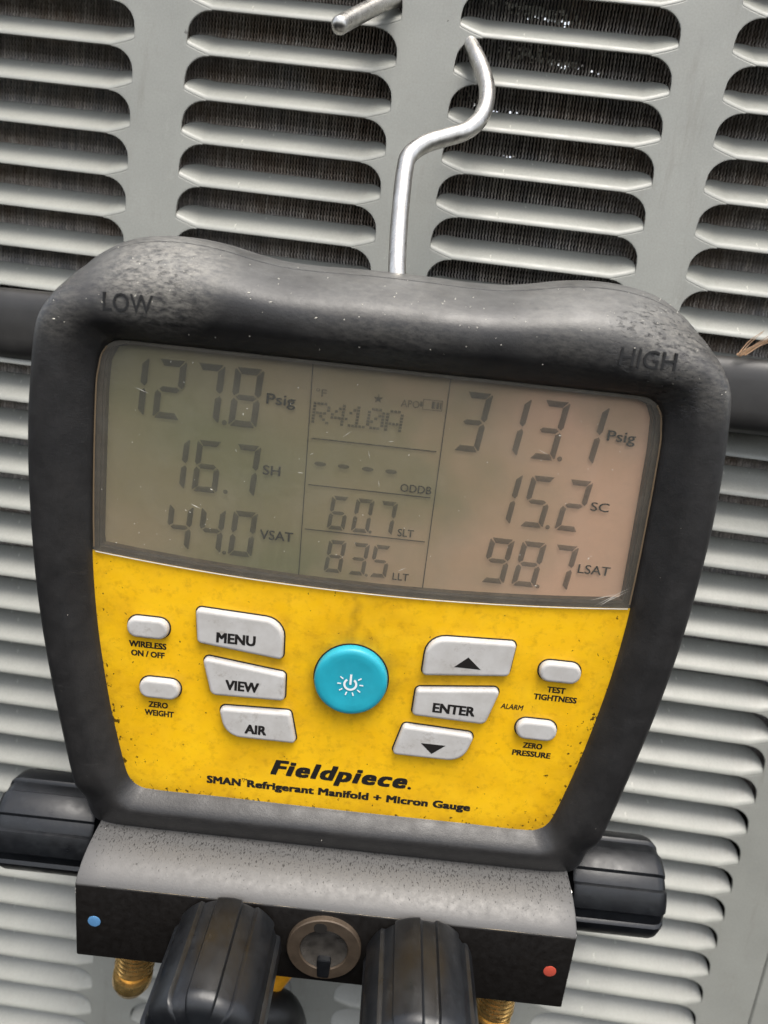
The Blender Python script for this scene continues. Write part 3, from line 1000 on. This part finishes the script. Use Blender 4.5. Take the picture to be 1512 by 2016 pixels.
lathe('gap_shade', [(11.45, -0.6), (11.45, -0.22)], M['gap_shade'], pw, (0, -50.6, 0), (0, 0, 1), 64)  # dark disc that paints the gap's shade round the power button
pl = []
cx, cy, R1, R2 = 0, -51.1, 2.1, 1.45
arc = [math.radians(q) for q in range(125, 416, 10)]
pl.append([(cx + R1 * math.cos(q), cy + R1 * math.sin(q)) for q in arc] + [(cx + R2 * math.cos(q), cy + R2 * math.sin(q)) for q in reversed(arc)])
pl.append([(cx - .33, cy - 0.1), (cx + .33, cy - 0.1), (cx + .33, cy + 3.3), (cx - .33, cy + 3.3)])
for q in (0, 36, 144, 180, 216, 252, 288, 324):
    q = math.radians(q); d = Vector((math.cos(q), math.sin(q))); n_ = Vector((-d.y, d.x)) * 0.2
    a_, b_ = Vector((cx, cy)) + d * 2.75, Vector((cx, cy)) + d * 3.9
    pl.append([tuple(a_ + n_), tuple(b_ + n_), tuple(b_ - n_), tuple(a_ - n_)])
quads = []
for q in range(len(arc) - 1):
    quads.append([(cx + R1 * math.cos(arc[q]), cy + R1 * math.sin(arc[q])), (cx + R1 * math.cos(arc[q + 1]), cy + R1 * math.sin(arc[q + 1])),
                  (cx + R2 * math.cos(arc[q + 1]), cy + R2 * math.sin(arc[q + 1])), (cx + R2 * math.cos(arc[q]), cy + R2 * math.sin(arc[q]))])
flats('power_symbol', quads + pl[1:], 2.66, M['icon'], pw)

# ---- display
ZL = -3.5
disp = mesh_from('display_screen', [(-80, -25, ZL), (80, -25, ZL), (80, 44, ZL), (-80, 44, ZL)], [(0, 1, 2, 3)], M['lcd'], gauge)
# recess wall following the window and the arc below it
path = [(-77.6 + 0.0, arc_y(77.6) + 0.5)]
xs = np.linspace(-76.4, 76.4, 40)
low_ = [(x, arc_y(x) + 1.2) for x in xs]
side_r = [(76.6, -15), (76.2, 0), (75.8, 12), (75.2, 28), (74.4, 36), (72.5, 39.8), (69, 41.0)]
ring2 = low_ + side_r + [(-x, y) for x, y in reversed(side_r)]
ring0 = [Vector(p) for p in ring2]
rings = [[(p.x * 1.05, p.y * (1.06 if p.y > 0 else 1.0) - (2.4 if p.y < -14 else 0), -0.7) for p in ring0], [(p.x, p.y, -0.7) for p in ring0],
         [(p.x, p.y, -1.5) for p in ring0], [(p.x * 0.993, p.y + (0.6 if p.y < -14 else 0), -1.7) for p in ring0],
         [(p.x * 0.990, p.y + (0.9 if p.y < -14 else 0), ZL + 0.05) for p in ring0]]
v, f = loft(rings, True)
rec = mesh_from('display_recess', v, f, M['recess'], gauge); smooth_by_angle(rec, 30)
# clear cover plate, its lower edge bowed, standing a little proud of the yellow overlay
low_ = [(x, arc_y(x) + 0.1) for x in np.linspace(-77.9, 77.9, 40)]
side_r = [(77.6, -5), (77.2, 12), (76.5, 29), (75.9, 34), (75.2, 37.4), (73.8, 40), (71.5, 41.5), (68, 42)]
lp = [Vector(p) for p in low_ + side_r + [(-x, y) for x, y in reversed(side_r)]]
cover = pad('display_cover', lp, [(0, -0.45), (0, 0.35), (0.3, 0.6)], M['lens'], gauge)
# highlight along the cover's bowed edge, painted as a pale strip
ed_ = [Vector((x, arc_y(x) - 0.12, 0.1)) for x in np.linspace(-77.2, 77.4, 60)]
tube('cover_edge', ed_, 0.20, M['lip'], cover, seg=8)
ed_ = [Vector((x, arc_y(x) + 2.3, -0.55)) for x in np.linspace(-75.8, 75.8, 60)]
tube('recess_edge', ed_, 0.10, M['recess'], rec, seg=6)

for sg in (-1, 1):
    ed_ = catmull([(sg * x, y, 0.45) for x, y in ((77.5, -17), (77.5, -6), (77.1, 12), (76.4, 29), (75.7, 34), (74.9, 37.5), (73.4, 40))], 8)
    tube('cover_edge', ed_, 0.24, M['edge'], cover, seg=8)
def streaks(name, segs, r_, z, mat, parent):
    v, f = [], []
    for (x0, y0, x1, y1) in segs:
        d = (Vector((x1, y1)) - Vector((x0, y0))).normalized(); n_ = Vector((-d.y, d.x)) * r_
        b_ = len(v); m_ = ((x0 + x1) / 2, (y0 + y1) / 2)
        v += [(x0, y0, z), (m_[0] + n_.x, m_[1] + n_.y, z), (x1, y1, z), (m_[0] - n_.x, m_[1] - n_.y, z), (*m_, z + r_)]
        f += [(b_, b_ + 4, b_ + 1), (b_ + 1, b_ + 4, b_ + 2), (b_ + 2, b_ + 4, b_ + 3), (b_ + 3, b_ + 4, b_)]
    o = mesh_from(name, v, f, mat, parent); o['kind'] = 'stuff'
streaks('scratches', [(67.5, -18.6, 77.0, -11.5), (68.5, -18.4, 76.8, -12.6), (69.0, -18.6, 74.0, -13.6), (66, -17.0, 73, -14.2),
                      (-20.5, 11.3, -18.8, 11.3), (-1.6, 19.4, -0.9, 17.4), (-17.5, 16.6, -16.4, 17.3), (3.4, 22.6, 5.3, 22.9), (-13.6, 23.3, -12.9, 23.4), (-9, 22.4, -6.6, 24.4),
                      (2.0, 11.6, 2.4, 9.6), (-38, 16, -37.6, 15.2), (44, 25, 47, 23.8), (-66, 30, -62, 28.6), (10, -14.6, 12.6, -13.0), (-50, -1, -47, -2.2)], 0.055, 0.61, M['lip'], cover)

# seven-segment figures
SEGS = {'0': 'abcdef', '1': 'bc', '2': 'abdeg', '3': 'abcdg', '4': 'bcfg', '5': 'acdfg', '6': 'acdefg', '7': 'abc', '8': 'abcdefg', '9': 'abcdfg'}
def digit(ch, xr, ytop, w, h, slant, parent, t=None, ZD=ZL + 0.5):
    """xr = right edge at the top; slanted cell of width w and height h."""
    t = t or 0.225 * w
    hw = h / 2
    g_ = 0.12 * t + 0.10
    def P(x, y):              # cell coordinates, y up from the bottom
        return (xr - w + x - slant * (h - y) / h, ytop - h + y)
    r = 0.30 * t
    shp = {
        'a': [(g_ + .3, h), (w - g_ - .3, h), (w - t - g_ * .3, h - t), (t + g_ * .3, h - t)],
        'd': [(g_ + .3, 0), (w - g_ - .3, 0), (w - t - g_ * .3, t), (t + g_ * .3, t)],
        'f': [(0, h - g_ - .3), (0, hw + g_ + .5 * t), (0.35 * t, hw + g_), (t, hw + .5 * t + g_), (t, h - t - g_ * .5), (0.15 * t, h - g_ - .1)],
        'e': [(0, g_ + .3), (0, hw - g_ - .5 * t), (0.35 * t, hw - g_), (t, hw - .5 * t - g_), (t, t + g_ * .5), (0.15 * t, g_ + .1)],
        'b': [(w, h - g_ - .3), (w, hw + g_ + .5 * t), (w - 0.35 * t, hw + g_), (w - t, hw + .5 * t + g_), (w - t, h - t - g_ * .5), (w - 0.15 * t, h - g_ - .1)],
        'c': [(w, g_ + .3), (w, hw - g_ - .5 * t), (w - 0.35 * t, hw - g_), (w - t, hw - .5 * t - g_), (w - t, t + g_ * .5), (w - 0.15 * t, g_ + .1)],
        'g': [(0.45 * t + g_, hw), (0.95 * t + g_, hw + .42 * t), (w - 0.95 * t - g_, hw + .42 * t), (w - 0.45 * t - g_, hw), (w - 0.95 * t - g_, hw - .42 * t), (0.95 * t + g_, hw - .42 * t)],
    }
    flats('digit', [[P(*q) for q in shp[s]] for s in SEGS[ch]], ZD, M['seg'], parent)
def dot(x, y, parent, r=0.75):
    flats('decimal_point', [[(x + r * math.cos(q), y + r * math.sin(q)) for q in (k * math.pi / 4 for k in range(8))]], ZL + 0.5, M['seg'], parent)
def row(chars, ytop, h, w, slant, d, tw=None):
    for ch, xr in chars: digit(ch, xr, ytop, w, h, slant, disp, tw)
    if d: dot(d[0], d[1], disp, 0.045 * h)
row([('1', -63.2), ('2', -52.9), ('7', -42.4), ('8', -31.8)], 37.9, 16.3, 7.9, 1.5, (-42.2, 22.3))
row([('1', -51.5), ('6', -42.2), ('7', -31.5)], 16.75, 15.0, 7.2, 1.4, (-41.1, 2.5))
row([('4', -49.9), ('4', -40.6), ('0', -31.4)], -2.7, 13.8, 7.0, 1.3, (-40.7, -15.9))
row([('3', 30.5), ('1', 41.1), ('3', 51.6), ('1', 62.3)], 38.0, 16.4, 7.3, 1.8, (51.2, 22.3))
row([('1', 42.0), ('5', 51.4), ('2', 61.7)], 16.95, 15.1, 6.9, 1.6, (51.2, 2.4))
row([('9', 42.7), ('8', 51.9), ('7', 61.2)], -2.4, 13.9, 7.0, 1.3, (51.3, -15.8))
row([('6', -5.5), ('0', 1.5), ('7', 8.2)], 4.85, 10.1, 5.1, 0.9, (1.1, -4.8))
row([('8', -5.3), ('3', 1.5), ('5', 7.9)], -8.4, 10.0, 5.1, 0.9, (1.3, -18.1))
ell = lambda x, y, a_, b_: [(x + a_ * math.cos(q), y + b_ * math.sin(q)) for q in (k * math.pi / 8 for k in range(16))]
for x in (-14.8, -8.2, -1.4, 5.2):
    flats('dash', [ell(x, 13.55, 1.65, 0.62)], ZL + 0.5, M['seg'], disp)
def bar(x0, y0, x1, y1, w):
    d = (Vector((x1, y1)) - Vector((x0, y0))).normalized(); n_ = Vector((-d.y, d.x)) * w / 2
    return [(x0 + n_.x, y0 + n_.y), (x1 + n_.x, y1 + n_.y), (x1 - n_.x, y1 - n_.y), (x0 - n_.x, y0 - n_.y)]
for q in ((-18.9, 42, -18.5, -21.8), (18.5, 42, 18.1, -21.8)):
    flats('divider_line', [bar(*q, 0.24)], ZL + 0.3, M['segline'], disp)
for y in (20.55, 7.2, -6.05):
    flats('divider_line', [bar(-17.7, y, 17.1, y, 0.28)], ZL + 0.3, M['segline'], disp)
MAT = {'R': ['####.', '#...#', '#...#', '####.', '#.#..', '#..#.', '#...#'], '4': ['...#.', '..##.', '.#.#.', '#..#.', '#####', '...#.', '...#.'],
       '1': ['..#..', '.##..', '#.#..', '..#..', '..#..', '..#..', '#####'], '0': ['.###.', '#...#', '#..##', '#.#.#', '##..#', '#...#', '.###.'],
       'A': ['.###.', '#...#', '#...#', '#...#', '#####', '#...#', '#...#']}
for ch, x0 in zip('R410A', (-18.0, -12.9, -7.9, -2.9, 2.2)):
    cells = []
    for j, line in enumerate(MAT[ch]):
        for i, c_ in enumerate(line):
            if c_ == '#':
                x, y = x0 + i * 0.98 + 0.1 - j * 0.05, 30.75 - j * 0.86
                cells.append([(x, y), (x + .80, y), (x + .80, y - .68), (x, y - .68)])
    flats('matrix_character', cells, ZL + 0.5, M['seg'], disp)
LT = dict(z=ZL + 0.5, mat=M['seg'], parent=disp)
text('lettering', '°F', -17.5, -14.6, 32.3, 2.0, bold=0.0, **LT)
text('lettering', 'APO', 5.9, 10.9, 32.0, 1.9, bold=0.0, **LT)
text('lettering', 'Psig', -30.9, -22.9, 28.8, 2.9, bold=0.012, **LT)
text('lettering', 'SH', -30.8, -25.8, 8.8, 2.7, bold=0.012, **LT)
text('lettering', 'VSAT', -30.6, -20.9, -10.4, 2.8, bold=0.012, **LT)
text('lettering', 'Psig', 63.0, 70.8, 28.8, 2.9, bold=0.012, **LT)
text('lettering', 'SC', 62.2, 67.4, 8.6, 2.5, bold=0.008, **LT)
text('lettering', 'LSAT', 62.0, 71.3, -10.3, 2.7, bold=0.008, **LT)
text('lettering', 'ODDB', 8.3, 17.1, 8.2, 2.2, bold=0.004, **LT)
text('lettering', 'SLT', 9.0, 13.6, -5.1, 2.2, bold=0.004, **LT)
text('lettering', 'LLT', 9.0, 13.7, -18.6, 2.2, bold=0.004, **LT)
flats('star_symbol', [[(-0.4 + r_ * math.sin(k * math.pi / 5), 33.4 + r_ * math.cos(k * math.pi / 5)) for k, r_ in ((k, 1.35 if k % 2 == 0 else 0.55) for k in range(10))]], ZL + 0.5, M['seg'], disp)
flats('battery_symbol', [bar(11.9, 34.6, 17.1, 34.6, .18), bar(11.9, 31.9, 17.1, 31.9, .18), bar(11.9, 34.6, 11.9, 31.9, .18), bar(17.1, 34.6, 17.1, 31.9, .18),
                         bar(11.4, 33.9, 11.4, 32.6, .7), bar(14.7, 34.2, 14.7, 32.3, .85), bar(15.9, 34.2, 15.9, 32.3, .6), bar(16.7, 34.2, 16.7, 32.3, .4)], ZL + 0.5, M['seg'], disp)

# ---- dust and crumbs on cover and housing: too small to count
def crumbs(name, pts, parent):
    v, f = [], []
    for (x, y, z, r) in pts:
        b_ = len(v)
        a_ = random.uniform(0, 6.28); el = random.choice([1, 1, 1, 1.5, 3.0])
        ex, ey = Vector((math.cos(a_), math.sin(a_))) * r * el, Vector((-math.sin(a_), math.cos(a_))) * r
        v += [(x + ex.x, y + ex.y, z), (x + ey.x, y + ey.y, z), (x - ex.x, y - ex.y, z), (x - ey.x, y - ey.y, z), (x, y, z + r * 0.7)]
        f += [(b_, b_ + 1, b_ + 4), (b_ + 1, b_ + 2, b_ + 4), (b_ + 2, b_ + 3, b_ + 4), (b_ + 3, b_, b_ + 4), (b_ + 3, b_ + 2, b_ + 1, b_)]
    o = mesh_from(name, v, f, M['dust'], parent); o['kind'] = 'stuff'
    return o
pts = []
for _ in range(20): pts.append((random.gauss(-58, 9), random.gauss(-6, 7), 0.62, random.uniform(.06, .12)))
for _ in range(60): pts.append((random.uniform(-74, 74), random.uniform(-17, 40), 0.62, random.uniform(.05, .15)))
crumbs('dust', [p for p in pts if abs(p[0]) < 75 and -18 < p[1] < 41], cover)
def housing_z(x, y, cache={}):
    th = math.atan2(y - CEN.y, x - CEN.x)
    i = min(range(len(ths)), key=lambda k: abs(ths[k] - th))
    d = (OUT[i] - WIN[i]); u = (Vector((x, y)) - WIN[i]).dot(d) / d.length_squared
    w = min(max((OUT[i].y - 44) / 22, 0), 1); w = w * w * (3 - 2 * w)
    us = [SIDE[k][0] * (1 - w) + TOP[k][0] * w for k in range(15)]
    zs = [SIDE[k][1] * (1 - w) + TOP[k][1] * w for k in range(15)]
    return float(np.interp(u, us, zs)), u
pts = []
while len(pts) < 150:
    x, y = random.uniform(-90, 92), random.uniform(44, 69)
    z, u = housing_z(x, y)
    if 0.1 < u < 0.95 and (u > 0.5 or random.random() < 0.35): pts.append((x, y, z, random.uniform(.05, .17)))
for _ in range(90):
    x, y = random.uniform(-88, 88), random.uniform(-110, 40)
    z, u = housing_z(x, y)
    if 0.02 < u < 0.9: pts.append((x, y, z, random.uniform(.04, .11)))
crumbs('dust', pts, housing)

# ---- manifold block under the housing
W = 76.0
prof = [(-104, -30), (-110.2, -2), (-110.8, 3), (-111.3, 7.5), (-112.2, 12), (-113.8, 16), (-115.9, 18.9), (-117.5, 20.2), (-118.2, 20.5), (-144.6, 20.5), (-145.6, 19.6), (-145.8, 18), (-145.8, -30)]
v, f, sh = [], [], []
xs = [-W + 0.0, -W + 0.25, -W + 0.7] + [(-W + 0.7) + (2 * W - 1.4) * k / 24 for k in range(1, 24)] + [W - 0.7, W - 0.25, W]
for i, x in enumerate(xs):
    k = min(i, len(xs) - 1 - i)
    dd = (0.7, 0.2, 0.0)[k] if k < 3 else 0.0
    for (y, z) in prof:
        cy, cz = -125, -5
        l = math.hypot(y - cy, z - cz)
        v.append((x, y + (cy - y) / l * dd, z + (cz - z) / l * dd))
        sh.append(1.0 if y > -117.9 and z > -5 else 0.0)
n = len(prof)
for i in range(len(xs) - 1):
    for j in range(n):
        f.append((i * n + j, i * n + (j + 1) % n, (i + 1) * n + (j + 1) % n, (i + 1) * n + j))
f.append(tuple(range(n))); f.append(tuple(reversed(range((len(xs) - 1) * n, len(xs) * n))))
block = mesh_from('manifold_block', v, f, M['block'], gauge)
at = block.data.attributes.new('shoulder', 'FLOAT', 'POINT'); at.data.foreach_set('value', sh)
bm = bmesh.new(); bm.from_mesh(block.data); bmesh.ops.recalc_face_normals(bm, faces=bm.faces[:]); bm.to_mesh(block.data); bm.free()
smooth_by_angle(block, 28)
for x, nm in ((-70.1, 'bluedot'), (69.9, 'reddot')):
    o = lathe('colour_dot', [(1.95, 20.3), (1.95, 20.62), (1.7, 20.68), (0.2, 20.70)], M[nm], block, (x, -131.0, 0), (0, 0, 1), 24)
# sight glass
sg = lathe('sight_glass_ring', [(11.3, 20.0), (11.3, 22.0), (11.0, 22.3), (7.6, 22.3), (7.25, 22.0), (7.15, 20.62), (0.3, 20.56)], M['bronze'], gauge, (0.6, -130.6, 0), (0, 0, 1), 48)
lathe('glass', [(7.15, 20.6), (7.15, 21.9), (6.3, 21.45), (5.0, 21.0), (3.4, 20.75), (1.8, 20.66), (0.2, 20.64)], M['sight'], sg, (0.6, -130.6, 0), (0, 0, 1), 40)
pad('spanner_notch', rounded([(-3.0, -120.6), (1.0, -120.6), (1.0, -124.2), (-3.0, -124.2)], 1.6, 5), [(0, 20.8), (0, 22.32), (0.2, 22.34)], M['gap_shade'], sg)
pad('spanner_notch', rounded([(-1.2, -134.2), (3.2, -134.2), (2.9, -141.0), (-0.6, -141.0)], 0.8, 4), [(0, 20.6), (0, 22.45), (0.4, 22.6)], M['knob'], sg)

# bright bare metal where the block's edges have rubbed
def worn(path_, n_):
    v, f = [], []
    for k in range(n_):
        t0 = random.uniform(0, 1); t1 = min(1, t0 + abs(random.gauss(0, 0.05)) + 0.008)
        p0, p1 = Vector(path_[0]).lerp(Vector(path_[1]), t0), Vector(path_[0]).lerp(Vector(path_[1]), t1)
        d = (p1 - p0).normalized(); rr = random.uniform(0.07, 0.17)
        e1 = d.orthogonal().normalized(); e2 = d.cross(e1)
        b_ = len(v); mid = (p0 + p1) / 2
        v += [tuple(p0), tuple(p1)] + [tuple(mid + (e1 * math.cos(q) + e2 * math.sin(q)) * rr) for q in (0, 1.57, 3.14, 4.71)]
        for q in range(4): f += [(b_, b_ + 2 + q, b_ + 2 + (q + 1) % 4), (b_ + 1, b_ + 2 + (q + 1) % 4, b_ + 2 + q)]
    return v, f
vv, ff = [], []
for pa, n_ in ((((-75.5, -117.7, 20.4), (75.5, -117.7, 20.4)), 40), (((75.75, -118, 20.3), (75.75, -145, 20.3)), 26), (((75.8, -111.4, 8), (75.8, -117.5, 20.1)), 16), (((-75.75, -117.8, 20.3), (-75.75, -121, 20.3)), 4)):
    a_, b2 = worn(pa, n_); b_ = len(vv); vv += a_; ff += [tuple(i + b_ for i in q) for q in b2]
mesh_from('worn_edge', vv, ff, M['steel'], block)['kind'] = 'stuff'

# ---- valve knobs
def flute(th, r, h):
    k = (th / (2 * math.pi) * 8) % 1.0
    w = 0.0
    d = abs(k - 0.5)            # raised land for d < .31, shallow groove outside
    w = min(max((d - 0.30) / 0.035, 0), 1)
    return r - (1.05 * w if r > 9 else 0)
def knob(loc, axis, R, length, label, phase=0.0):
    fl = lambda th, r, h: flute(th + phase, r, h)
    o = lathe('valve_knob', [(R * 0.80, 0), (R * 0.97, 0.3), (R, 1.4), (R, length - 4.0), (R - 0.5, length - 2.2), (R - 1.9, length - 0.7), (R - 4, length), (0.3, length + 0.2)], M['knob'], gauge, loc, axis, 256, fl, 32)
    o['label'] = label
    return o
knob((-28.6, -131.0, 21.5), (0, 0, 1), 16.4, 34.0, 'black fluted knob left of the sight glass', math.radians(22.5))
knob((29.3, -130.6, 21.5), (0, 0, 1), 16.4, 34.0, 'black fluted knob right of the sight glass', math.radians(5))
knob((-80.0, -127.5, -15.0), (-1, 0, 0), 16.4, 34.5, 'black fluted knob on the left end of the block', math.radians(10))
knob((80.0, -127.5, -15.0), (1, 0, 0), 16.4, 32.3, 'black fluted knob on the right end of the block', math.radians(0))
for sg_ in (-1, 1):
    lathe('valve_stem', [(7.5, 0), (7.5, 6)], M['knob'], gauge, (sg_ * 75.5, -127.5, -15), (sg_, 0, 0), 32)

# ---- brass ports
def port(x, y, z, dx, dz, cap):
    ax = Vector((dx, -1, dz))
    pr = [(6.2, -4), (6.2, 6)]
    h = 16.0
    pr = [(6.2, -4), (6.2, 16)]
    for k in range(8):
        pr += [(6.9, h), (6.9, h + .5), (5.5, h + 1.0), (5.5, h + 1.5)]; h += 2.0
    pr += [(5.4, h), (5.4, h + 2), (6.4, h + 2.3), (6.4, h + 2.8)]
    if cap: pr = pr[:-2] + [(6.7, h + 2.3), (6.9, h + 2.7), (6.9, h + 6.6), (6.5, h + 7.2), (5.6, h + 9.6), (4.2, h + 11), (0.3, h + 11.3)]
    else: pr += [(6.4, h + 12), (0.3, h + 12.2)]
    o = lathe('brass_port', pr, M['brass'], gauge, (x, y, z), ax, 40, None, 40)
    return o
port(-62.5, -145.5, -3, -0.14, -0.06, True)
port(61.5, -145.5, -3, 0.03, -0.04, False)

# ---- steel hook (points in world millimetres, brought into the gauge's frame)
HK = [(1.38, 63.84, -17.55), (0.64, 69.02, -19.68), (-0.02, 78.44, -24.93), (-0.31, 88.53, -30.26), (-0.27, 95.9, -34.18), (0.56, 100.32, -36.51), (4.63, 104.24, -39.32), (10.98, 107.36, -42.22), (16.15, 109.97, -45.07), (19.76, 113.64, -48.23), (21.77, 118.67, -52.3), (22.05, 124.23, -56.52), (20.79, 129.9, -61.3), (18.37, 135.9, -66.69), (15.82, 141.1, -71.84), (11.96, 147.82, -79.0), (5.53, 153.7, -83.83), (-1.56, 155.83, -83.39), (-7.29, 154.07, -77.14), (-13.83, 148.23, -67.62), (-19.63, 140.86, -56.61), (-23.99, 134.76, -47.53)]
pth = catmull(HK, 10)
tube('hook', pth, 2.52, M['steel'], gauge, seg=28, round_end=True)

# ================================================================== hoses below
def to_world(p): return G @ (Vector(p) * S) / S
hose = empty('refrigerant_hose', 'yellow hose leaving the underside of the block beside the front knob', 'hose', Matrix.Translation(to_world((-6, -150, -6)) * S))
def rel(p, root): return to_world(p) - root.matrix_world.translation / S
tube('hose_body', catmull([rel(p, hose) for p in [(-5.5, -147, -6), (-8.5, -160, -7), (-13.5, -173, -8), (-19, -186, -10), (-24, -205, -14), (-26, -235, -20)]], 8), 4.6, M['yhose'], hose, seg=24)
tube('hose_collar', [rel(p, hose) for p in [(-5.3, -146.2, -6), (-6.6, -152.0, -6.4)]], 6.0, M['brass'], hose, seg=24)
bh = empty('charge_hose', 'thick black rubber hose crossing behind the left front knob', 'hose', Matrix.Translation(to_world((-30, -192, -4)) * S))
tube('hose_body', catmull([rel(p, bh) for p in [(-62, -214, 2), (-54, -206, 0), (-40, -196, -2), (-25, -189, -3), (-17, -191, -4), (-13, -197, -6), (-11, -210, -8), (-10, -235, -10)]], 8), 8.5, M['bhose'], bh, seg=28, round_end=True)
